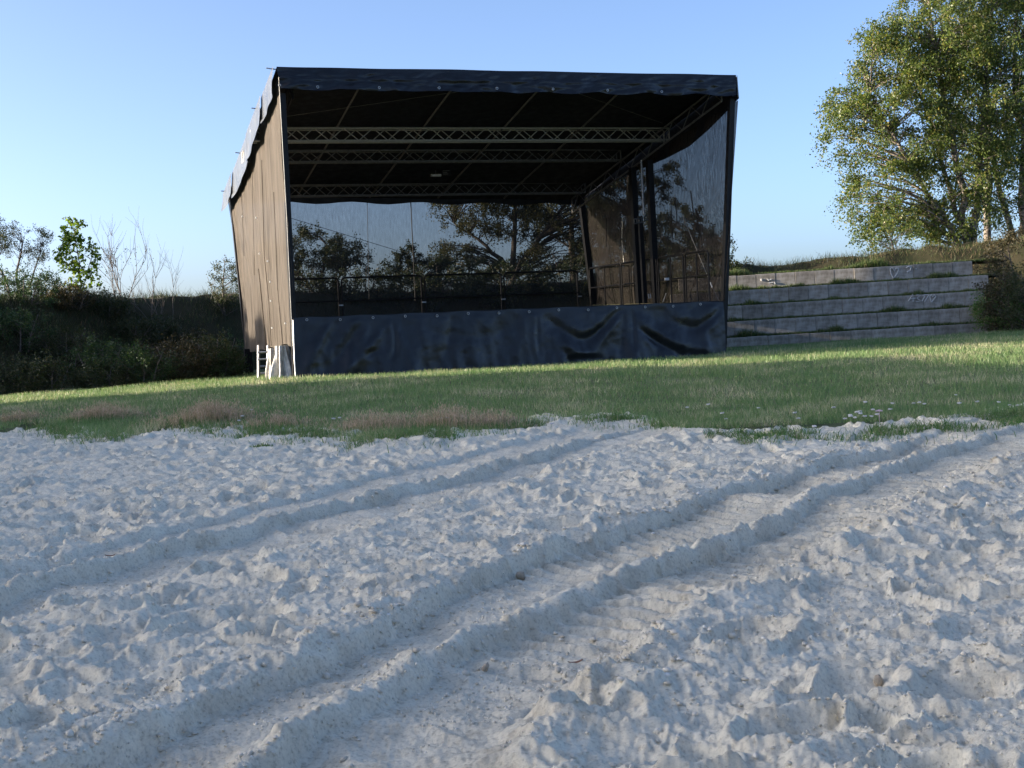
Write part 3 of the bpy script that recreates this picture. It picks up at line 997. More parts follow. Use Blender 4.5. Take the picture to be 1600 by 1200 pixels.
# front valance
fz = .44
ss, tt = np.meshgrid(np.linspace(0, 1, 260), np.linspace(0, 1, 22), indexing='ij')
FB0, FB1 = at(437, 142, 23.3), at(1148, 151, 26.3)
base = (np.array(P_FLt) * ((1 - ss) * (1 - tt))[..., None] + np.array(P_FRt) * (ss * (1 - tt))[..., None]
        + np.array(FB0) * ((1 - ss) * tt)[..., None] + np.array(FB1) * (ss * tt)[..., None])
dis = .10 * tt + .05 * gnoise(ss * 9, tt * 1.2, 211) * tt + .035 * fbm(ss * 22 + tt * 2, tt * 2.5 - ss * 6, 3, 212) * sstep(tt / .3) + .02 * np.sin(ss * 60 + 5 * gnoise(ss * 8, tt, 213)) * tt
dis += .03 * np.exp(-((tt - .5) / .05) ** 2)
base[..., 2] += tt * (.012 * np.sin(ss * 50) - .03 * np.abs(np.sin(ss * 28)) + .03)
base[..., 2] += (1 - tt) * .012 * gnoise(ss * 7, tt * 0 + 2.2, 214)
P = base + hN * dis[..., None]
val = mesh_np('front_valance', P.reshape(-1, 3), grid_faces(260, 22), M['tarp'], stage)
ring = MB()
ring.tube([(.02 * math.cos(t), 0, .02 * math.sin(t)) for t in np.linspace(0, 6.2832, 13)], .007, 5, cap=False)
t_ = ring.build('eyelet', M['galv']); eye_me = t_.data; bpy.data.objects.remove(t_)
for px in (441, 540, 636, 727, 816, 902, 987, 1070):
    s_ = (px - 436) / 712
    s_ = s_ * (1 - .0)
    i = int(np.clip(s_ * 1.0, 0, .995) * 259)
    # find the column nearest in picture
    best = min(range(260), key=lambda i: abs((lambda v: 800 + F_PX * v[0] / v[1])(P[i, 18]) - px + .044 * 450))
    o = link_mesh('eyelet', eye_me, None, val, Vector(P[best, 18]) - ST0 + Vector(hN) * .012)
    o.rotation_euler = (0, 0, TH)

for i in range(8, NS, 21):
    o = link_mesh('eyelet', eye_me, None, skirt, Vector(Pk[i, 2]) - ST0 + Vector(hN) * .012)
    o.rotation_euler = (0, 0, TH)

# roof cover: sagging sloped tarpaulin with thickness
NR = 40
ss, dd = np.meshgrid(np.linspace(0, 1, NR), np.linspace(0, 1, NR), indexing='ij')
base = (np.array(P_FLt) * ((1 - ss) * (1 - dd))[..., None] + np.array(P_FRt) * (ss * (1 - dd))[..., None]
        + np.array(P_BLt) * ((1 - ss) * dd)[..., None] + np.array(P_BRt) * (ss * dd)[..., None])
base[..., 2] += .03 * gnoise(ss * 6, dd * 6, 221) - .015
up = base.reshape(-1, 3); lo = up.copy(); lo[:, 2] -= .035
f1 = grid_faces(NR, NR)
mesh_np('roof_cover', np.concatenate([up, lo]), np.concatenate([f1, f1[:, ::-1] + NR * NR]), M['roof_tarp'], stage)


def roof_pt(s_, d_, drop=0.0):
    p = P_FLt * ((1 - s_) * (1 - d_)) + P_FRt * (s_ * (1 - d_)) + P_BLt * ((1 - s_) * d_) + P_BRt * (s_ * d_)
    return p - Vector((0, 0, drop))


# back valance under the rear roof edge
b_ = MB()
rows = []
for k in range(31):
    s_ = k / 30
    p = roof_pt(s_, 1.0)
    rows.append([p + V2 * .02, p + V2 * .03 - Vector((0, 0, .16 + .03 * math.sin(k * 1.1)))])
b_.quadgrid(rows)
part(b_, 'back_valance', 'roof_tarp')

# right valance (inside of the roof's right edge)
nR = (P_BRt - P_FRt); nR.z = 0; nR = Vector((nR.y, -nR.x, 0)).normalized()
vb = [on_plane(px, py, P_FRt, nR) for px, py in [(1141, 166), (1128, 180), (1105, 203), (1075, 229), (1040, 247), (1000, 264), (950, 287), (908, 313)]]
b_ = MB()
rows = []
for k, p in enumerate(vb):
    d_ = (Vector((p.x, p.y, 0)) - Vector((P_FRt.x, P_FRt.y, 0))).length / (Vector((P_BRt.x, P_BRt.y, 0)) - Vector((P_FRt.x, P_FRt.y, 0))).length
    top = lerp(P_FRt, P_BRt, d_)
    rows.append([top + nR * .02, lerp(top, p, .5) + nR * .05, p + nR * .03])
b_.quadgrid(rows)
part(b_, 'side_valance', 'roof_tarp', smooth=True)
# outer flap wrapped over the right front corner
b_ = MB()
e1 = lerp(P_FRt, P_BRt, .07)
b_.quadgrid([[P_FRt + Vector(hN) * .03, P_FRt + nR * .03 - Vector((0, 0, .02)), e1 + nR * .06], [FB1 + Vector(hN) * .12 + Vector((0, 0, -.0)), FB1 + nR * .10 - Vector((0, 0, .03)), e1 + nR * .1 - Vector((0, 0, .5))]])
part(b_, 'corner_flap', 'tarp')

# left valance: loose shiny flaps hanging over the left net
nL = (P_BLt - P_FLt); nL.z = 0; nL = Vector((-nL.y, nL.x, 0)).normalized()       # outwards (left)
NSv, NTv = 120, 14
for k, (d0, d1, dr0, dr1, out) in enumerate([(0.0, .20, .46, .50, .02), (.18, .47, .44, .56, .05), (.45, .80, .60, .54, .03), (.78, 1.0, .46, .40, .06)]):
    rows = []
    n1 = 36
    for i in range(n1):
        a = i / (n1 - 1)
        d_ = d0 + (d1 - d0) * a
        top = lerp(P_FLt, P_BLt, d_)
        drop = dr0 + (dr1 - dr0) * a + .04 * math.sin(a * 3.14)
        row = []
        for j in range(NTv):
            t_ = j / (NTv - 1)
            w = .02 * float(gnoise(np.array([a * 4 + k * 9.1]), np.array([t_ * 1.4]), 231)[0]) + .008 * math.sin(a * 9 + t_ * 3 + k)
            curl = .03 * (math.exp(-(a / .10) ** 2) + .7 * math.exp(-((1 - a) / .08) ** 2)) * t_
            row.append(top + nL * (out + .04 + .02 * t_ + w * t_ + curl) - Vector((0, 0, drop * t_ - .02)))
        rows.append(row)
    b_ = MB().quadgrid(rows)
    part(b_, 'side_flap', 'flap', smooth=True)
for d_ in (.02, .28, .62, .97):
    p = lerp(P_FLt, P_BLt, d_)
    part(MB().tube([p - nL * .1 + Vector((0, 0, .0)), p + nL * .16 + Vector((0, 0, .03))], .012, 5), 'roof_pin', 'galv')

# nets -------------------------------------------------------------
# left net
NA, NB = 170, 90
aa, tt = np.meshgrid(np.linspace(0, 1, NA), np.linspace(0, 1, NB), indexing='ij')
LFt, LFb = at(437, 120, 23.37), at(457, 541, 23.40)
LBt, LBb = at(357, 306, 30.2), at(385, 551, 30.3)
hem = .06 * np.abs(np.sin(aa * 3.14 * 3.5)) ** 2 * np.where(aa < .75, 1, .3)
tq = tt
base = (np.array(LFt) * ((1 - aa) * (1 - tq))[..., None] + np.array(LBt) * (aa * (1 - tq))[..., None]
        + np.array(LFb) * ((1 - aa) * tq)[..., None] + np.array(LBb) * (aa * tq)[..., None])
base[..., 2] += hem * np.clip(tt * 6 - 5, 0, 1)
wr = .09 * gnoise(aa * 9 + .6 * gnoise(aa * 3, tt * 2, 240), tt * .9, 241) + .055 * gnoise(aa * 24 + .8 * tt, tt * 1.1, 242) + .015 * gnoise(aa * 60, tt * 2.0, 243)
P = base + np.array(nL) * (wr * (.35 + .8 * tt))[..., None]
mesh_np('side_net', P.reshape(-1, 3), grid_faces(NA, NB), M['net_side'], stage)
# pale hem strip down the front edge of the left net
b_ = MB().tube([LFt + nL * .02 + Vector(hN) * .03, lerp(LFt, LFb, .5) + nL * .0 + Vector(hN) * .04, LFb + Vector(hN) * .03], .008, 5)
part(b_, 'net_hem', 'alu_dull')
for pts, r_ in (([(398, 262), (399, 330), (402, 430)], .004), ([(413, 250), (417, 400), (424, 470), (428, 540)], .006), ([(432, 300), (438, 450), (446, 540)], .005), ([(408, 420), (416, 500), (420, 548)], .008), ([(381, 300), (385, 400)], .004)):
    part(MB().tube([on_plane(x_, y_, LFt, nL) + nL * .05 for x_, y_ in pts], r_, 4), 'net_strap', 'strap')
for x_, y_ in ((383, 338), (405, 340), (410, 396), (423, 408), (427, 440), (428, 470), (430, 512), (451, 505)):
    part(MB().box(on_plane(x_, y_, LFt, nL) + nL * .06, (.02, .04, .03), AX), 'net_dot', 'white')  # small white dots on the left net
# right net
RFt, RFb = P_FRt - Vector((0, 0, .5)) , P_FRs
RBt, RBb = P_BRt, P_BRs
base = (np.array(RFt) * ((1 - aa) * (1 - tt))[..., None] + np.array(RBt) * (aa * (1 - tt))[..., None]
        + np.array(RFb) * ((1 - aa) * tt)[..., None] + np.array(RBb) * (aa * tt)[..., None])
# slack pleats fanning from the front top corner
fan = np.sin(26 * (aa * 1.5 - tt * .42 + .10 * gnoise(aa * 3, tt * 3, 251)))
wr = .14 * fan * np.exp(-(aa / .33) ** 2) * (.3 + tt) + .08 * gnoise(aa * 8, tt * 2.0, 252) + .02 * gnoise(aa * 22 - tt * 6, tt * 4, 253)
P = base + np.array(nR) * (.03 + wr * np.sin(np.clip(aa * 8, 0, 1) * 1.57))[..., None]
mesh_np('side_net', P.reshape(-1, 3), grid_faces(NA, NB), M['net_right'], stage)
# back net
KBLs = at(388, 503, 30.3)
aa, tt = np.meshgrid(np.linspace(0, 1, 120), np.linspace(0, 1, 60), indexing='ij')
base = (np.array(P_BLt) * ((1 - aa) * (1 - tt))[..., None] + np.array(P_BRt) * (aa * (1 - tt))[..., None]
        + np.array(KBLs - Vector((0, 0, .2))) * ((1 - aa) * tt)[..., None] + np.array(P_BRs - Vector((0, 0, .2))) * (aa * tt)[..., None])
wr = .03 * gnoise(aa * 12, tt * 1.5, 261) + .012 * gnoise(aa * 5, tt * 22, 262)
P = base + np.array(V2) * (wr * np.sin(tt * 3.1))[..., None] + np.array(V2) * .04
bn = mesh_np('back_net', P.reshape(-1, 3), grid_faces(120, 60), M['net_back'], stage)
pB = P_BLt.copy()
for (x0, x1, r) in ((641, 648, .012), (573, 576, .006)):
    a_t, a_b = on_plane(x0, 316, P_BRt, V2), on_plane(x1, 470, P_BRt, V2)
    part(MB().tube([a_t - V2 * .05, a_b - V2 * .05], r, 4), 'seam_strap', 'black', bn)
part(MB().tube([on_plane(450, 340, P_BRt, V2) - V2 * .06, on_plane(640, 398, P_BRt, V2) - V2 * .06], .006, 4), 'guy_wire', 'black')

# posts -------------------------------------------------------------
def post(p0, p1, w, name='corner_post', mat='black'):
    d = (p1 - p0).normalized()
    a = (U2 - d * U2.dot(d)).normalized()
    b = d.cross(a)
    mb = MB().box((p0 + p1) / 2, (w, w, (p1 - p0).length), (a, b, d))
    return part(mb, name, mat)


post(at(441, 146, 23.45), at(462, 586, 23.47), .10)
post(at(1143, 152, 26.42), at(1129, 552, 26.34), .11)
post(lerp(P_BRt, P_BRs, .0) - U2 * .02 - V2 * .08, P_BRs - U2 * .02 - V2 * .08, .13)
post(P_BLt + U2 * .1 - V2 * .08 - Vector((0, 0, .1)), at(392, 590, 30.0) , .13)


# roof trusses --------------------------------------------------------
def truss(p0, p1, size, n, name, mat, parent=None, box=True, thick=.022):
    """lattice girder between two top points; hangs down by size"""
    root_ = empty(name, (0, 0, 0)); root_.parent = parent or stage
    d = p1 - p0
    dn = d.normalized()
    side = dn.cross(Vector((0, 0, 1))).normalized()
    dz = Vector((0, 0, -size))
    offs = [Vector((0, 0, 0)), dz] + ([side * size, side * size + dz] if box else [])
    for of in offs:
        MB().tube([p0 + of, p1 + of], thick, 6).build('chord', M[mat], root_)
    for f in ((0, 1) if box else (0,)):
        of = side * size * f
        for k in range(n):
            a, b = p0 + d * (k / n) + of, p0 + d * ((k + 1) / n) + of
            q = (a + dz, b) if (k + f) % 2 == 0 else (a, b + dz)
            MB().tube(q, thick * .55, 5).build('brace', M[mat], root_)
        for e_ in (p0, p1):
            MB().tube([e_ + of, e_ + of + dz], thick * .8, 5).build('brace', M[mat], root_)
    return root_


def truss_at(px0, py0, px1, py1, d_, size, n, mat, thick):
    q = S(0, d_, 0)
    p0, p1 = on_plane(px0, py0, q, V2), on_plane(px1, py1, q, V2)
    return truss(p0, p1, size, n, 'roof_truss', mat, thick=thick)


truss_at(392, 203, 1037, 203, 2.7, .25, 30, 'alu', .021)
truss_at(378, 238, 963, 236, 4.1, .23, 30, 'alu_dull', .020)
truss_at(372, 292, 908, 287, 6.25, .24, 30, 'alu_dull', .018)
# side girders along the right and left roof edges
pF, pB_ = roof_pt(.985, .02, .12), roof_pt(.975, .97, .10)
truss(pF - U2 * .12, pB_ - U2 * .12, .34, 18, 'side_truss', 'alu_dull', box=False, thick=.022)
pF, pB_ = roof_pt(.02, .03, .12), roof_pt(.03, .97, .12)
truss(pF + U2 * .12, pB_ + U2 * .12, .34, 18, 'side_truss', 'black', box=False, thick=.022)
for a_, drop in ((1.55, .07), (3.25, .07), (4.9, .07), (6.55, .07)):
    s_ = a_ / SW
    part(MB().tube([roof_pt(s_, .01, drop), roof_pt(s_, .5, drop + .02), roof_pt(s_, .98, drop)], .022, 6), 'purlin', 'alu_dull')
# thin cross wires under the roof
part(MB().tube([roof_pt(.02, .30, .12), roof_pt(.55, .02, .10)], .006, 4), 'cross_wire', 'alu_dull')
part(MB().tube([roof_pt(.55, .02, .10), roof_pt(.95, .30, .12)], .006, 4), 'cross_wire', 'alu_dull')

# work light and printed safety note hanging from the second girder
q = S(0, 5.2, 0)
p = on_plane(681, 274, q, V2)
wl = part(MB().box(p, (.24, .07, .055), AX), 'work_light', 'alu')
part(MB().tube([p + Vector((0, 0, .03)), p + Vector((0, 0, .28))], .008, 5).tube([p + Vector((0, 0, .28)) - U2 * .05, p + Vector((0, 0, .28)) + U2 * .05], .008, 5), 'bracket', 'alu_dull', wl)
p = on_plane(697, 265, q, V2)
lb = part(MB().box(p, (.20, .006, .26), AX), 'notice_plate', 'black')
for k in range(6):
    wdt = .15 - .04 * ((k * 5) % 3) * .6
    part(MB().box(p + Vector((0, 0, .10 - .04 * k)) - U2 * (.075 - wdt / 2) - V2 * .006, (wdt, .004, .012), AX), 'printed_line', 'alu_dull', lb)

# lifting masts by the right net
def mast(px, py0, py1, a, d, w):
    q = S(a, d, 0)
    p0, p1 = on_plane(px[0], py0, q, V2), on_plane(px[1], py1, q, V2)
    post(p1, p0, w, 'lift_mast')


mast((988, 1000), 262, 474, 8.2, 3.6, .13)
mast((1014, 1026), 250, 474, 8.2, 2.9, .13)
mast((1000, 1008), 338, 474, 8.1, 3.3, .09)
q = S(8.1, 3.25, 0)
for (x0, y0, x1, y1) in ((991, 346, 1003, 344), (1007, 341, 1020, 339)):
    p0, p1 = on_plane(x0, y0, q, V2), on_plane(x1, y1, q, V2)
    for dz in (.05, -.05):
        part(MB().tube([p0 + Vector((0, 0, dz)), p1 + Vector((0, 0, dz))], .014, 4), 'mast_bracket', 'alu_dull')
    for t_ in (0, .33, .66, 1):
        pp = lerp(p0, p1, t_)
        part(MB().tube([pp + Vector((0, 0, .05)), pp - Vector((0, 0, .05))], .012, 4), 'mast_bracket', 'alu_dull')
part(MB().tube([on_plane(1002, 250, q, V2), on_plane(1006, 335, q, V2)], .022, 8), 'lift_rod', 'galv')
part(MB().tube([on_plane(996 + 2.2 * math.sin(k * 1.3), 268 + k * 2.2, q, V2) for k in range(18)], .008, 4), 'coil_cable', 'black')
for x in (1013, 1016):
    part(MB().tube([on_plane(x, 459, q, V2), on_plane(x + 1, 466, q, V2)], .012, 5), 'hook', 'white')


# guard rails -----------------------------------------------------------
def rail(P0, P1, h=1.0, mids=(.52,), uprights=2, r=.022, mat='black', lower=False):
    root_ = empty('guard_rail'); root_.parent = stage
    Z = Vector((0, 0, 1))
    d = (P1 - P0).normalized()
    rr = .08
    path = [P0, P0 + Z * (h - rr)] + [P0 + Z * (h - rr) + d * rr * (1 - math.cos(t)) + Z * rr * math.sin(t) for t in (.5, 1.05, 1.57)] \
        + [P1 + Z * (h - rr) - d * rr * (1 - math.cos(t)) + Z * rr * math.sin(t) for t in (1.57, 1.05, .5)] + [P1 + Z * (h - rr), P1]
    MB().tube(path, r, 6).build('hoop', M[mat], root_)
    for m_ in mids:
        MB().tube([P0 + Z * h * m_, P1 + Z * h * m_], r * .85, 6).build('mid_rail', M[mat], root_)
    for k in range(1, uprights):
        q_ = lerp(P0, P1, k / uprights)
        MB().tube([q_, q_ + Z * h * .97], r * .8, 6).build('upright', M[mat], root_)
    return root_


def rside(d_, inset=.18): return lerp(Vector((P_FRs.x, P_FRs.y, GZ + DECK - .02)), Vector((P_BRs.x, P_BRs.y, GZ + DECK - .02)), d_ / SD) - U2 * inset


rail(rside(.25), rside(1.35), 1.02)
rail(rside(1.45), rside(2.75), 1.02)
rail(rside(2.85), rside(4.9), 1.02)
rail(rside(5.0), rside(7.0), 1.02)
for k in range(4):
    a0, a1 = .4 + k * 2.02, .4 + k * 2.02 + 1.94
    rt = rail(S(a0, SD - .22, DECK - .02), S(a1, SD - .22, DECK - .02), .98, (.45,), 1)
    pc = S(a1 + .04, SD - .24, DECK + .32)
    MB().box(pc, (.10, .03, .03), AX).build('clamp', M['galv'], rt)
p = on_plane(1042, 436, S(8.3, 1.9, 0), V2)
part(MB().box(p, (.10, .02, .055), AX), 'tag_plate', 'white')
p0, p1 = on_plane(1066, 336, S(8.3, 1.2, 0), V2), on_plane(1121, 468, S(8.4, .5, 0), V2)
part(MB().tube([p0, p1], .008, 4), 'brace_wire', 'alu_dull')
part(MB().tube([lerp(p0, p1, .80), p1], .016, 5), 'lit_wire_end', 'galv')  # lit lower end of the wire, put in as paler, thicker metal
part(MB().tube([on_plane(1041, 458, S(8.3, 2, 0), V2), on_plane(1036, 472, S(8.3, 2, 0), V2)], .010, 4), 'brace_wire', 'galv')
# torn slits and straps on the right net
for pts, r in (([(1089, 326), (1093, 340), (1091, 352), (1098, 372), (1094, 392), (1095, 412)], .022), ([(1081, 298), (1085, 330), (1085, 348)], .013),
               ([(1057, 308), (1060, 352)], .010), ([(1050, 316), (1053, 372), (1055, 395)], .010), ([(949, 340), (949, 386)], .012), ([(970, 336), (971, 382)], .010)):
    part(MB().tube([on_plane(x, y, P_FRt, nR) - nR * .03 for x, y in pts], r, 4), 'net_strap', 'black')
for pts in ([(975, 340), (974, 372)], [(974, 376), (977, 410)]):
    part(MB().tube([on_plane(x, y, P_FRt, nR) - nR * .04 for x, y in pts], .009, 4), 'net_strap', 'alu')

# under the left net: pale film bunched at the corner, ladder and support leg
for (px, py0, py1, Yd, r0, r1, sd) in ((443, 540, 594, 23.66, .10, .19, 0), (430, 544, 594, 24.1, .08, .14, 2.2)):
    top, bot = at(px - 3, py0, Yd), at(px, py1, Yd)
    rows = []
    for j in range(22):
        t_ = j / 21
        c_ = lerp(top, bot, t_)
        row = []
        for i in range(73):
            th = 2 * math.pi * i / 72
            R_ = (r0 + (r1 - r0) * t_ ** 1.3) * (1 + (.15 + .30 * t_) * math.sin(7 * th + sd + 1.3 * t_) + .14 * math.sin(13 * th - 3 * t_ + sd) + .08 * math.sin(3 * th + 5 * t_))
            row.append(c_ + Vector((math.cos(th) * R_, math.sin(th) * R_ * .8, .03 * math.sin(5 * th) * t_)))
        rows.append(row)
    part(MB().quadgrid(rows), 'plastic_sheet', 'film', smooth=True)
part(MB().tube([at(458, 500, 23.33), at(460, 560, 23.30), at(462, 588, 23.30)], .014, 5), 'corner_pipe', 'galv')
post(at(389, 585, 29.6), at(387, 545, 29.6), .16, 'support_leg')
ladder = empty('aluminium_ladder', at(412, 597, 25.4))
tag(ladder, 'short aluminium ladder leaning under the torn hem at the stage left corner', 'ladder')
for x0, x1 in ((402, 404), (417, 418)):
    MB().tube([at(x0 + 2, 540, 25.6), at(x1, 598, 25.3)], .030, 6).build('side_rail', M['galv'], ladder)
for y in (550, 561, 572, 583, 592):
    MB().tube([at(403, y + .6, 25.45), at(418, y, 25.45)], .020, 6).build('rung', M['galv'], ladder)

# ------------------------------------------------------------------ terrace of concrete blocks
TL, TR = Vector((4.55, 31.75, 0)), Vector((11.45, 31.25, 0))
tu = (TR - TL).normalized()
tv = Vector((-tu.y, tu.x, 0))
ter = empty('terrace_seating', (TL.x, TL.y, .1))
tag(ter, 'five grey concrete block steps set into the grassy bank right of the stage', 'terrace')
bm_ = []
for k in range(4):
    b_ = MB()
    w, d, h = .489, .20, .405
    e = .008
    rr = random.Random(k)
    P = []
    for iz, z in enumerate((0, e, h - e, h)):
        for iy in (0, 1):
            pass
    # chamfered block: front ring bevelled
    def ringp(y, i):
        return [(i, y, i), (w - i, y, i), (w - i, y, h - i), (i, y, h - i)]
    vs4 = ringp(0, e) + ringp(e, 0) + ringp(d, 0)
    fs4 = [(0, 1, 2, 3)]
    for r_ in (0, 4):
        for j in range(4):
            fs4.append((r_ + j, r_ + 4 + j, r_ + 4 + (j + 1) % 4, r_ + (j + 1) % 4))
    me = bpy.data.meshes.new('concrete_block')
    me.from_pydata([Vector(v) + Vector((rr.uniform(-.002, .002), rr.uniform(-.002, .002), rr.uniform(-.002, .002))) for v in vs4], [], [f[::-1] for f in fs4])
    me.materials.append(M['concrete'] if k % 2 else M['concrete_dark'])
    me.update()
    bm_.append(me)
rotz = math.atan2(tu.y, tu.x)
SLOPE = .016
row_top = []
LEN = (TR - TL).length
for r_ in range(5):
    tier = empty('tier'); tier.parent = ter
    z0 = .13 + r_ * .386
    off = r_ * .50
    i = -1 if r_ % 2 else 0
    x = -.25 * (r_ % 2) - .3
    rr = random.Random(40 + r_)
    pitch = .4925
    while x < LEN - .1 + .22 * (4 - r_) * .3:
        o = link_mesh('concrete_block', bm_[rr.randrange(4)], None, tier)
        p = TL + tu * x + tv * (off + rr.uniform(-.006, .006)) + Vector((0, 0, z0 + x * SLOPE + rr.uniform(-.004, .004)))
        o.location = p - root_loc(ter)
        o.rotation_euler = Euler((rr.uniform(-.008, .008), -SLOPE + rr.uniform(-.004, .004), rotz + rr.uniform(-.006, .006)))
        x += pitch
    # earth tread behind the blocks
    g0, g1 = TL + tu * -.5 + tv * (off + .195), TL + tu * (LEN + 1.2) + tv * (off + .195)
    zt = z0 + .395
    b_ = MB().quadgrid([[g0 + Vector((0, 0, zt - .5 * SLOPE)), g0 + tv * .9 + Vector((0, 0, zt - .03))], [g1 + Vector((0, 0, zt + (LEN + 1.2) * SLOPE)), g1 + tv * .9 + Vector((0, 0, zt - .03 + LEN * SLOPE))]])
    b_.build('earth_tread', M['bank'], tier)
    row_top.append((off, z0 + .405))
# chalk scribbles
def scribble(strokes, row, name='graffiti'):
    off = row * .5
    p0 = TL + tv * off
    root_ = empty(name); root_.parent = ter
    for st in strokes:
        pts = [on_plane(1120 + x * .3, 340 + y * .3, p0, tv) - tv * .012 for x, y in st]
        MB().tube(pts, .015, 4).build('chalk_stroke', M['chalk'], root_)


scribble([[(918, 318), (905, 290), (903, 265), (915, 262), (924, 278), (934, 262), (946, 266), (942, 285), (918, 318)], [(985, 262), (998, 254), (1010, 262), (1005, 276), (990, 284)], [(1035, 266), (1040, 268)]], 4)
scribble([[(998, 434), (1020, 400), (1022, 438)], [(1006, 424), (1034, 420)], [(1040, 404), (1062, 402), (1042, 420), (1064, 436), (1036, 438)], [(1070, 404), (1082, 410), (1068, 436)], [(1080, 402), (1102, 404), (1082, 438)],
          [(1116, 440), (1108, 412), (1118, 402), (1124, 412), (1132, 402), (1140, 412), (1118, 440)]], 2)
scribble([[(230, 318), (232, 330)], [(262, 320), (270, 326), (284, 322)], [(272, 342), (292, 340)], [(300, 336), (304, 346)]], 4)

# grass and weeds on the treads
r = np.random.default_rng(17)
vv, ff, nb = [], [], 0
for k, (off, zt) in enumerate([(-.12, .12)] + [(o_ + .22, z_) for o_, z_ in row_top]):
    n = 9000
    x = r.uniform(-.4, LEN + .8, n)
    m = gnoise(x * 1.2, np.full(n, k * 7.7), 301) + .5 * gnoise(x * 4, np.full(n, k * 3.1), 302)
    kp = m > -2
    x, m = x[kp], m[kp]
    y = off + r.uniform(0, .22, len(x))
    P = np.array(TL)[None] + np.array(tu)[None] * x[:, None] + np.array(tv)[None] * y[:, None]
    z = zt + x * SLOPE - .02
    v_, f_ = blades(len(x), P[:, 0], P[:, 1], z, r.uniform(.05, .12, len(x)) * (.85 + 2.2 * np.clip(m - .1, 0, 1)), r.uniform(.012, .024, len(x)), r.uniform(.2, .9, len(x)), r, simple=True)
    vv.append(v_); ff.append(f_ + nb); nb += len(v_)
o = mesh_np('tread_weeds', np.concatenate(vv), np.concatenate(ff), M['tread_grass'], smooth=False)
tag(o, 'grass and weeds growing along the treads of the concrete steps', 'weeds', kind='stuff')


# ------------------------------------------------------------------ plants
def leaf_quads(C, size, rng, droop=0.0, tri=False):
    """one folded diamond leaf (two triangles) for each centre"""
    n = len(C)
    d = rng.normal(0, 1, (n, 3)); d[:, 2] -= droop
    d /= np.linalg.norm(d, axis=1)[:, None] + 1e-9
    e = rng.normal(0, 1, (n, 3))
    e -= d * (e * d).sum(1)[:, None]
    e /= np.linalg.norm(e, axis=1)[:, None] + 1e-9
    s_ = np.asarray(size).reshape(-1, 1) * np.ones((n, 1))
    if tri:
        V = np.stack([C - d * s_ * .45, C + e * s_ * .5, C + d * s_ * .45], 1)
        return V.reshape(-1, 3), np.arange(n * 3).reshape(-1, 3)
    V = np.stack([C - d * s_ * .5, C + e * s_ * .3, C + d * s_ * .5, C - e * s_ * .3], 1)
    Fc = np.array([(0, 1, 2), (0, 2, 3)])[None] + (np.arange(n) * 4)[:, None, None]
    return V.reshape(-1, 3), Fc.reshape(-1, 3)


def tree(name, label, cat, group, base, stems, blobs, leaf_mat, bark, leaves, size, seed, sigma=.28, strands=5, hang=.0, limb=.03, clusters=None, shell=.55):
    """stems: lists of (offset point, radius); blobs: (centre offset, radii, number of clusters)"""
    r = np.random.default_rng(seed)
    root = empty(name, base)
    base = Vector(base)
    stem_pts = []
    for st in stems:
        pts = [base + Vector(p) for p, _ in st]
        rad = [q for _, q in st]
        # subdivide with a little wander
        P2, R2 = [], []
        for i in range(len(pts) - 1):
            for k in range(4):
                t_ = k / 4
                P2.append(lerp(pts[i], pts[i + 1], t_) + Vector(r.normal(0, rad[i] * .35, 3)) * (0 if i == 0 and k == 0 else 1))
                R2.append(rad[i] + (rad[i + 1] - rad[i]) * t_)
        P2.append(pts[-1]); R2.append(rad[-1])
        MB().tube(P2, R2, 7).build('trunk', M[bark], root, True)
        stem_pts += list(zip(P2, R2))
    SP = np.array([list(p) for p, _ in stem_pts])
    SR = np.array([q for _, q in stem_pts])
    br = MB()
    cen = []
    tot = sum(b[2] for b in blobs)
    for c, rad, num in blobs:
        d = r.normal(0, 1, (num, 3)); d /= np.linalg.norm(d, axis=1)[:, None]
        rr = r.uniform(shell ** 3, 1, num) ** (1 / 3)
        pts = np.array(base + Vector(c))[None] + d * rr[:, None] * np.array(rad)[None]
        for p in pts:
            hd = np.hypot(SP[:, 0] - p[0], SP[:, 1] - p[1])
            cost = np.linalg.norm(SP - p, axis=1) + 3 * np.clip(SP[:, 2] - (p[2] - .35 * hd), 0, None)
            k = int(np.argmin(cost + r.uniform(0, .3, len(cost))))
            a, b = Vector(SP[k]), Vector(p)
            L_ = (b - a).length
            m1 = lerp(a, b, .35) + Vector((r.normal(0, .06) * L_, r.normal(0, .06) * L_, .08 * L_))
            m2 = lerp(a, b, .7) + Vector((r.normal(0, .05) * L_, r.normal(0, .05) * L_, .08 * L_))
            r0 = min(limb * (.4 + .3 * L_), SR[k] * .8 + .004)
            br.tube([a, m1, m2, b], [r0, r0 * .7, r0 * .45, r0 * .2], 4, cap=False)
            cen.append((b, (b - m2).normalized()))
    C = []
    per = max(3, leaves // max(1, len(cen) * strands))
    for b, dr in cen:
        for s_ in range(strands):
            d = Vector(r.normal(0, 1, 3)) * .8 + dr * .5
            d.normalize()
            ln = sigma * r.uniform(.8, 2.2)
            pth = []
            tip = b + d * ln - Vector((0, 0, hang * ln))
            if s_ % 2 == 0: br.tube([b, tip + Vector((0, 0, .03 * ln))], [limb * .12, limb * .05], 3, cap=False)
            t_ = r.uniform(.1, 1.05, per)
            q = np.array(b)[None] + (np.array(tip) - np.array(b))[None] * t_[:, None] + r.normal(0, sigma * .28, (per, 3))
            q[:, 2] += .12 * ln * 4 * t_ * (1 - t_) * .8
            C.append(q)
    br.build('branches', M[bark], root, True)
    C = np.concatenate(C)
    v_, f_ = leaf_quads(C, r.uniform(.7, 1.25, len(C)) * size, r, hang * .6, tri=leaf_mat not in ('birch_leaf', 'sapling_leaf'))
    o = mesh_np('crown', v_, f_, M[leaf_mat], root, smooth=False)
    tag(root, label, cat, group)
    return root


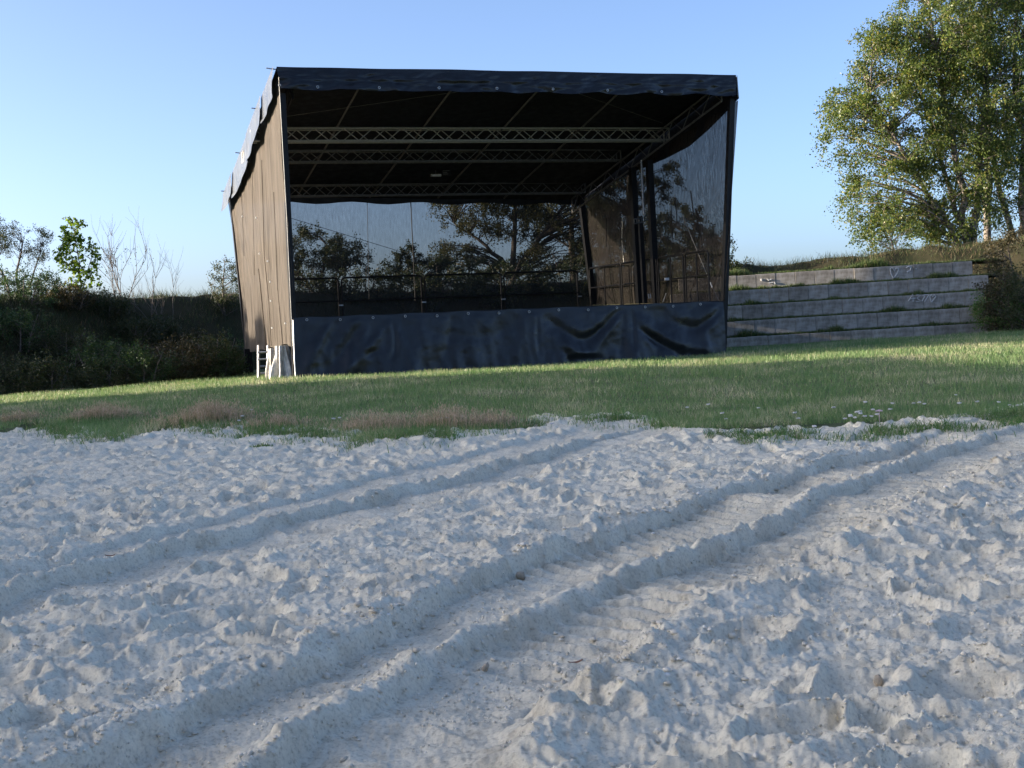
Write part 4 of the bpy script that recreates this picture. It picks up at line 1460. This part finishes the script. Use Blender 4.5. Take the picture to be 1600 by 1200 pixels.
def bank_top(px, Y, dz=0.0):
    p = at(px, 480, Y)
    return Vector((p.x, Y, float(bank_z(np.array([p.x]), np.array([Y]))[0]) - .05 + dz))


# birches right
b0 = bank_top(1500, 40.0)
tree('birch_tree', 'broad birch with several pale stems above the left part of the steps', 'tree', 'birches on the bank',
     b0, [[((.3, 0, 0), .13), ((.1, 0, 2.2), .10), ((-.3, .1, 4.6), .07), ((-.7, 0, 7.4), .02)], [((.5, .1, 0), .12), ((.8, .2, 2.4), .09), ((1.1, .3, 5), .06), ((1.3, 0, 7.9), .02)],
          [((.1, -.1, 0), .10), ((-.7, -.2, 1.3), .07), ((-1.8, -.3, 3.2), .05), ((-2.6, -.2, 4.8), .02)], [((.35, .2, 0), .1), ((-.25, .3, 2.4), .07), ((-1.0, .3, 5.3), .03)]],
     [((-.5, 0, 6.3), (1.9, 1.6, 1.7), 60), ((-2.0, 0, 4.0), (1.9, 1.6, 1.7), 70), ((.9, 0, 5.2), (1.8, 1.7, 2.4), 70), ((.6, 0, 7.4), (1.7, 1.5, 1.4), 45), ((-2.2, 0, 2.2), (1.4, 1.2, 1.2), 36),
      ((.4, -.2, 2.6), (1.7, 1.4, 1.5), 44), ((-1.6, .1, 1.0), (1.6, 1.0, .7), 34), ((-3.1, 0, 4.3), (.9, .8, .9), 20), ((.2, .1, .9), (1.6, 1.0, .7), 26), ((-1.2, .1, 5.0), (1.6, 1.3, 1.6), 40), ((-1.8, 0, 6.0), (1.3, 1.2, 1.2), 40)],
     'birch_leaf', 'birch_bark', 98000, .080, 3, .30, 8, .75)
tree('birch_tree', 'tall birch at the right margin of the picture', 'tree', 'birches on the bank',
     bank_top(1600, 41.0), [[((0, 0, 0), .15), ((.1, 0, 2.5), .12), ((-.1, .1, 5.2), .08), ((.2, 0, 9.0), .02)], [((-.2, .1, 0), .10), ((-.8, .2, 2.6), .08), ((-1.0, .3, 5.4), .03)]],
     [((-.6, 0, 6.8), (1.9, 1.7, 2.2), 76), ((.9, 0, 5.0), (1.8, 1.7, 2.6), 60), ((-.9, 0, 4.0), (1.5, 1.5, 1.8), 44), ((.5, 0, 8.6), (1.6, 1.5, 1.3), 34), ((.2, 0, 2.2), (1.8, 1.4, 1.3), 34)],
     'birch_leaf', 'birch_bark', 46000, .080, 4, .30, 8, .75)
tree('birch_tree', 'darker birch half hidden between the two front birches', 'tree', 'birches on the bank',
     bank_top(1545, 43.5), [[((0, 0, 0), .13), ((.1, 0, 3.0), .10), ((.2, .1, 6.2), .05), ((.2, 0, 9.0), .02)]],
     [((0, 0, 6.0), (2.2, 1.5, 3.2), 70), ((-.4, 0, 3.0), (1.9, 1.4, 1.5), 36)],
     'birch_leaf', 'birch_bark', 16000, .082, 5, .32, 8, .7)
tree('shrub', 'low green shrub at the foot of the broad birch', 'shrub', None, bank_top(1400, 38.0),
     [[((0, 0, 0), .03), ((-.1, 0, .6), .015), ((-.3, 0, 1.0), .006)]], [((-.2, 0, .6), (1.0, .6, .5), 26)], 'birch_leaf', 'twig', 1500, .07, 6, .16, 4, .2, limb=.015)
tree('shrub', 'thin arching twigs with leaves beside the right post of the stage', 'shrub', None, bank_top(1142, 36.6, -.1),
     [[((0, 0, 0), .02), ((.15, 0, .45), .012), ((.5, 0, .75), .005)]], [((.15, 0, .45), (.38, .3, .32), 14), ((.5, 0, .72), (.2, .1, .08), 5)], 'dark_leaf', 'twig', 420, .06, 7, .09, 3, .1, limb=.012)
# mass of brown and green scrub right of the steps
for i, (px, Y, w, h_, lm, lab) in enumerate([(1596, 30.6, 1.0, 1.55, 'rust_leaf', 'tall brown scrub bush closing off the right end of the steps'), (1566, 31.2, .6, .95, 'rough_grass', 'green scrub bush touching the right end of the steps'),
                                             (1625, 29.6, .9, 1.5, 'dark_leaf', 'dark scrub bush at the right margin beyond the steps'), (1600, 33.0, 1.1, 1.9, 'rust_leaf', 'brownish bush behind the scrub at the right end of the steps')]):
    p = at(px, 500, Y); p.z = float(ground_z(p.x, Y)) - .05
    if Y > 32: p.z = 1.2
    tree('scrub_bush', lab, 'bush', 'scrub at the right end of the steps', p,
         [[((x_, 0, 0), .03), ((x_ * 1.5, 0, h_ * .5), .015), ((x_ * 2, 0, h_ * .9), .006)] for x_ in (-.2, .05, .25)],
         [((0, 0, h_ * .45), (w, .7, h_ * .55), 80)], lm, 'twig', 7000, .06, 60 + i, .15, 4, -.2, limb=.014)

# trees and bushes behind the stage, seen through the nets
tree('hawthorn_bush', 'round dark bush behind the left half of the back net', 'bush', 'trees behind the stage', bank_top(500, 42.0),
     [[((0, 0, 0), .07), ((.1, 0, .7), .05), ((.3, 0, 1.8), .02)], [((0, 0, 0), .06), ((-.5, 0, .8), .04), ((-1.0, 0, 1.6), .02)], [((.1, 0, 0), .05), ((.7, 0, .8), .03), ((1.3, 0, 1.3), .015)]],
     [((-.1, 0, 1.6), (1.7, 1.2, .75), 70), ((.8, 0, 1.3), (1.1, .9, .5), 26), ((-1.2, 0, 1.3), (1.0, .8, .6), 26)], 'dark_leaf', 'bark', 20000, .075, 21, .18, 5, 0)
tree('bush', 'small pointed dark bush behind the middle of the back net', 'bush', 'trees behind the stage', bank_top(655, 41.0),
     [[((0, 0, 0), .05), ((0, 0, .8), .03), ((-.1, 0, 1.4), .01)]], [((0, 0, .6), (1.2, .8, .6), 44), ((-.25, 0, 1.1), (.4, .3, .35), 12)], 'dark_leaf', 'bark', 11000, .07, 22, .14, 4, -.3)
tree('pine_tree', 'large spreading olive-brown tree behind the right half of the back net', 'tree', 'trees behind the stage', bank_top(800, 46.0),
     [[((0, 0, 0), .14), ((.1, 0, 1.0), .11), ((.3, 0, 3.0), .07), ((.2, 0, 6.2), .02)], [((.1, 0, .6), .12), ((1.0, 0, 1.9), .08), ((2.2, 0, 3.3), .03)], [((.05, 0, .8), .10), ((-.8, 0, 1.8), .06), ((-1.9, 0, 2.6), .02)]],
     [((-1.3, 0, 3.1), (1.4, 1.2, .9), 50), ((.4, 0, 4.6), (2.6, 1.5, 1.4), 84), ((2.1, 0, 2.9), (1.9, 1.4, 1.1), 70), ((.3, 0, 2.6), (1.4, 1.0, .6), 30), ((-1.8, 0, 1.5), (1.3, .9, .45), 26), ((2.0, 0, 1.3), (2.2, 1.0, .5), 36)],
     'pine_leaf', 'bark', 40000, .085, 23, .26, 5, .5)
tree('bush', 'dark bush under the spreading tree behind the back net', 'bush', 'trees behind the stage', bank_top(735, 42.0),
     [[((0, 0, 0), .04), ((0, 0, .7), .02), ((.1, 0, 1.0), .01)]], [((0, 0, .5), (1.3, .7, .55), 40)], 'dark_leaf', 'bark', 10000, .07, 24, .15, 4, 0)
tree('pine_tree', 'dark tree behind the right net of the stage', 'tree', 'trees behind the stage', bank_top(985, 45.0),
     [[((0, 0, 0), .16), ((0, 0, 1.6), .12), ((.2, 0, 5.0), .03)]], [((0, 0, 3.0), (2.0, 1.4, 1.9), 70), ((-.3, 0, 1.4), (2.0, 1.2, .8), 40)], 'dark_leaf', 'bark', 22000, .092, 25, .24, 5, .3)
tree('bush', 'leafy dark bush behind the front part of the right net', 'bush', 'trees behind the stage', bank_top(1085, 40.5),
     [[((0, 0, 0), .05), ((0, 0, .9), .03), ((.2, 0, 1.7), .01)]], [((-.4, 0, 1.2), (1.2, .9, .9), 40), ((.3, 0, .8), (.9, .7, .5), 20)], 'dark_leaf', 'bark', 12000, .075, 26, .18, 4, .2)
tree('pine_tree', 'tree standing between the two trees behind the rear stage corner', 'tree', 'trees behind the stage', bank_top(900, 49.0),
     [[((0, 0, 0), .16), ((0, 0, 1.6), .12), ((.2, 0, 5.0), .03)]], [((0, 0, 3.2), (2.0, 1.4, 1.8), 60)], 'pine_leaf', 'bark', 14000, .09, 27, .26, 5, .4)

for i, (px, Y, w, h_, lab) in enumerate([(470, 38.6, 1.2, 1.0, 'dark scrub low behind the back net, left end'), (570, 38.8, 1.2, .9, 'dark scrub low behind the back net, left of its seam'), (680, 39.0, 1.3, .9, 'dark scrub low behind the back net, right of its seam'),
                                      (790, 39.2, 1.3, .95, 'dark scrub low behind the back net, under the spreading tree'), (890, 39.4, 1.3, 1.0, 'dark scrub low behind the back net, right end'), (1010, 38.5, 1.3, 1.2, 'dark scrub low behind the right net, near the masts'), (1100, 37.5, 1.0, .9, 'dark scrub low behind the right net, near the front post')]):
    p = bank_top(px, Y)
    tree('bank_bush', lab, 'bush', 'scrub on the bank behind the stage', p,
         [[((x_, 0, 0), .02), ((x_ * 1.5, 0, h_ * .5), .012), ((x_ * 2.2, 0, h_ * .9), .005)] for x_ in (-.2, .05, .22)],
         [((0, -.5, h_ * .1), (w, .7, h_ * .6), 70)], 'dark_leaf', 'twig', 5000, .085, 180 + i, .16, 4, -.1, limb=.011)

# left bank
tree('hawthorn_tree', 'dark small-leaved tree on thin stems at the left margin', 'tree', None, bank_top(32, 32.0),
     [[((0, 0, 0), .04), ((-.05, 0, .8), .03), ((.15, 0, 1.6), .015)], [((-.1, 0, 0), .035), ((-.35, 0, .8), .025), ((-.7, 0, 1.7), .01)], [((.05, 0, 0), .03), ((.35, 0, .8), .02), ((.6, 0, 1.5), .008)]],
     [((.1, 0, 1.62), (.75, .6, .42), 60), ((-.6, 0, 1.8), (.6, .5, .42), 44), ((-.7, 0, 1.0), (.4, .3, .2), 10), ((.45, 0, 1.25), (.35, .3, .2), 14)], 'dark_leaf', 'twig', 8000, .042, 31, .11, 4, 0, limb=.014)
tree('sapling', 'bright green young sapling with broad leaves on the left bank', 'tree', None, bank_top(128, 32.2),
     [[((0, 0, 0), .02), ((0, 0, .8), .015), ((-.1, 0, 1.9), .005)], [((0, 0, .1), .014), ((.25, 0, .8), .009), ((.4, 0, 1.3), .004)]],
     [((-.1, 0, 1.6), (.32, .3, .36), 26), ((.0, 0, 1.0), (.55, .4, .42), 44), ((.05, 0, .4), (.4, .3, .3), 20)], 'sapling_leaf', 'twig', 1700, .095, 32, .09, 3, .1, limb=.010)


def twig_shrub(name, label, base, h, spread, n, seed, mat='twig', levels=3, leaf=None, leafn=0, r0=.012):
    r = random.Random(seed)
    root = empty(name, base)
    mb = MB()
    tips = []

    def grow(p, d, ln, rad, lev):
        pts, q, dd = [p], p.copy(), d.copy()
        for k in range(4):
            dd = (dd + Vector((r.gauss(0, .12), r.gauss(0, .12), .08 + r.gauss(0, .06)))).normalized()
            q = q + dd * ln / 4
            pts.append(q.copy())
        mb.tube(pts, [rad, rad * .85, rad * .7, rad * .55, rad * .35], 4, cap=False)
        tips.append(q)
        if lev <= 0: return
        for k in range(r.choice((3, 4, 4, 5))):
            i = r.randrange(1, 5)
            nd = (dd + Vector((r.gauss(0, .45), r.gauss(0, .35), r.gauss(.25, .25)))).normalized()
            grow(pts[i].copy(), nd, ln * r.uniform(.45, .7), rad * .55, lev - 1)
    for k in range(n):
        d = Vector((r.gauss(0, spread), r.gauss(0, spread * .7), 1)).normalized()
        grow(Vector(base) + Vector((r.gauss(0, .08), r.gauss(0, .06), 0)), d, h * r.uniform(.42, .62), r0, levels - 1)
    mb.build('twigs', M[mat], root, True)
    if leaf:
        rg = np.random.default_rng(seed)
        idx = rg.integers(0, len(tips), leafn)
        C = np.array([list(t) for t in tips])[idx] + rg.normal(0, .06, (leafn, 3))
        C = C[C[:, 2] < base[2] + h * .6]
        v_, f_ = leaf_quads(C, rg.uniform(.03, .05, len(C)), rg)
        mesh_np('crown', v_, f_, M[leaf], root, smooth=False)
    tag(root, label, 'shrub')


twig_shrub('bare_shrub', 'tall bare upright twigs of a dead broom right of the sapling', bank_top(192, 33.0), 2.5, .17, 6, 3, leaf='dark_leaf', leafn=500)
twig_shrub('bare_shrub', 'thin leafless forked shrub in the gap left of the stage', bank_top(238, 33.0), 2.3, .38, 3, 12, levels=3, r0=.011)
twig_shrub('bare_shrub', 'small leafless twig bush just right of the tall bare broom', bank_top(264, 33.2), 2.0, .35, 2, 15, levels=3, r0=.010)
tree('broom_bush', 'dark spiky bush half hidden behind the left net of the stage', 'bush', None, bank_top(350, 35.0),
     [[((0, 0, 0), .03), ((0, 0, .8), .02), ((.1, 0, 1.6), .006)], [((0, 0, 0), .02), ((-.25, 0, .6), .01), ((-.4, 0, 1.1), .005)]], [((.15, 0, .8), (.55, .4, .75), 60)], 'dark_leaf', 'twig', 4500, .05, 34, .12, 4, -.5, limb=.012)
for i, (px, Y, w, h_, lm, lab) in enumerate([
        (35, 30.0, .9, .8, 'broom', 'dark green broom bush at the crest of the bank, left margin'),
        (10, 26.5, .6, .7, 'dark_leaf', 'dark bush at the foot of the bank, left margin'),
        (150, 26.8, .6, 1.0, 'broom', 'dark green broom in the shaded bank below the sapling'),
        (215, 26.6, .6, .8, 'broom', 'dark green bush halfway up the bank below the bare twigs'),
        (275, 27.3, .6, .9, 'rust_leaf', 'brown withered bush in the bank left of the stage corner'),
        (330, 28.0, .6, 1.0, 'dark_leaf', 'dark bush in the bank close to the left net'),
        (70, 26.3, .7, .7, 'dark_leaf', 'dark leafy bush low on the bank near the left margin'),
        (160, 26.4, .6, .5, 'dark_leaf', 'low dark bush at the foot of the bank below the broom'),
        (260, 27.2, .6, .55, 'dark_leaf', 'low dark bush at the foot of the bank left of the ladder'),
        (345, 28.0, .5, .6, 'broom', 'dark green plant at the foot of the bank next to the support leg'),
        (205, 31.5, .6, .5, 'dark_leaf', 'small dark bush on the crest at the foot of the bare twigs'),
        (25, 28.2, .8, .9, 'broom', 'green broom halfway up the bank at the left margin'),
        (95, 28.6, .8, .9, 'dark_leaf', 'dark tangle of shrub halfway up the bank below the sapling, left side'),
        (170, 29.2, .8, .9, 'broom', 'green tangle of shrub halfway up the bank below the bare broom'),
        (235, 29.8, .8, .9, 'rust_leaf', 'brown tangle of shrub halfway up the bank below the forked shrub'),
        (300, 30.6, .8, .9, 'dark_leaf', 'dark tangle of shrub halfway up the bank left of the net'),
        (352, 31.6, .6, .9, 'broom', 'green tangle of shrub touching the left net'),
        (62, 31.5, .6, .75, 'broom', 'dark green bush on the crest between the left tree and the sapling'),
        (168, 31.8, .5, .6, 'dark_leaf', 'dark bush on the crest between the sapling and the bare twigs'),
        (238, 32.4, .6, .38, 'dark_leaf', 'low dark bush on the crest under the leafless forked shrub'),
        (302, 33.2, .6, .42, 'rust_leaf', 'low brownish bush on the crest nearest the stage'),
        (110, 31.0, .6, .5, 'rust_leaf', 'brownish bush on the crest at the foot of the sapling')]):
    p = at(px, 500, Y)
    p.z = max(float(bank_z(np.array([p.x]), np.array([Y]))[0]), float(ground_z(p.x, Y))) - .05
    tree('bank_bush', lab, 'bush', 'bushes covering the left bank', p,
         [[((x_, 0, 0), .02), ((x_ * 1.5, 0, h_ * .5), .012), ((x_ * 2.2, 0, h_ * .9), .005)] for x_ in (-.2, .05, .22)],
         [((0, 0, h_ * .42), (w, .5, h_ * .55), 60)], lm, 'twig', 4200, .055, 80 + i, .13, 4, -.3, limb=.011)

# rough grass over the bank
n = 90000
r = np.random.default_rng(23)
n2 = 60000
x = np.concatenate([r.uniform(-16, 18, n), r.uniform(-15, -5.5, n2)]); y = np.concatenate([r.uniform(24, 40.5, n), r.uniform(24, 33, n2)])
d = bank_dist(x, y)
kp = (d > -.6) & (d < 4.2) & ~((x > 4.0) & (x < 13.3) & (y < 34.5)) & ~((x < 6) & (x > -6.0) & (d > 3.6))
kp &= ~(((x - ST0.x) * V2.x + (y - ST0.y) * V2.y < SD + .3) & ((x - ST0.x) * U2.x + (y - ST0.y) * U2.y > -.4))
x, y, d = x[kp], y[kp], d[kp]
n = len(x)
z = np.maximum(bank_z(x, y), ground_z(x, np.minimum(y, 34)) - .02)
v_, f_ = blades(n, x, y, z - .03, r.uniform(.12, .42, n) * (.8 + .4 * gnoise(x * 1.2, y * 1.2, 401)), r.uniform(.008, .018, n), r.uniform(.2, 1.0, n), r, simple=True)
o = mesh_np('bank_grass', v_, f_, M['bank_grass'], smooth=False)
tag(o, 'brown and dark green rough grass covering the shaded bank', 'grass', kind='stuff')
# pale dry grass along the crest behind the steps and left of the stage
n = 16000
x = np.concatenate([r.uniform(4.2, 17, n), r.uniform(-14, -6.5, n // 3)]); n = len(x)
y = np.where(x > 0, 34.3 + r.uniform(.2, 2.6, n), np.interp(x, BASE[:, 0], BASE[:, 1]) + 2.3 + r.uniform(0, 1.6, n))
z = bank_z(x, y)
v_, f_ = blades(n, x, y, z - .03, r.uniform(.06, .22, n) * (1 + .5 * gnoise(x * 1.5, y * .2, 402)), r.uniform(.007, .013, n), r.uniform(.15, .8, n), r, simple=True)
o = mesh_np('crest_grass', v_, f_, M['crest'], smooth=False)
tag(o, 'green and reddish grass fringe along the crest of the bank', 'grass', kind='stuff')
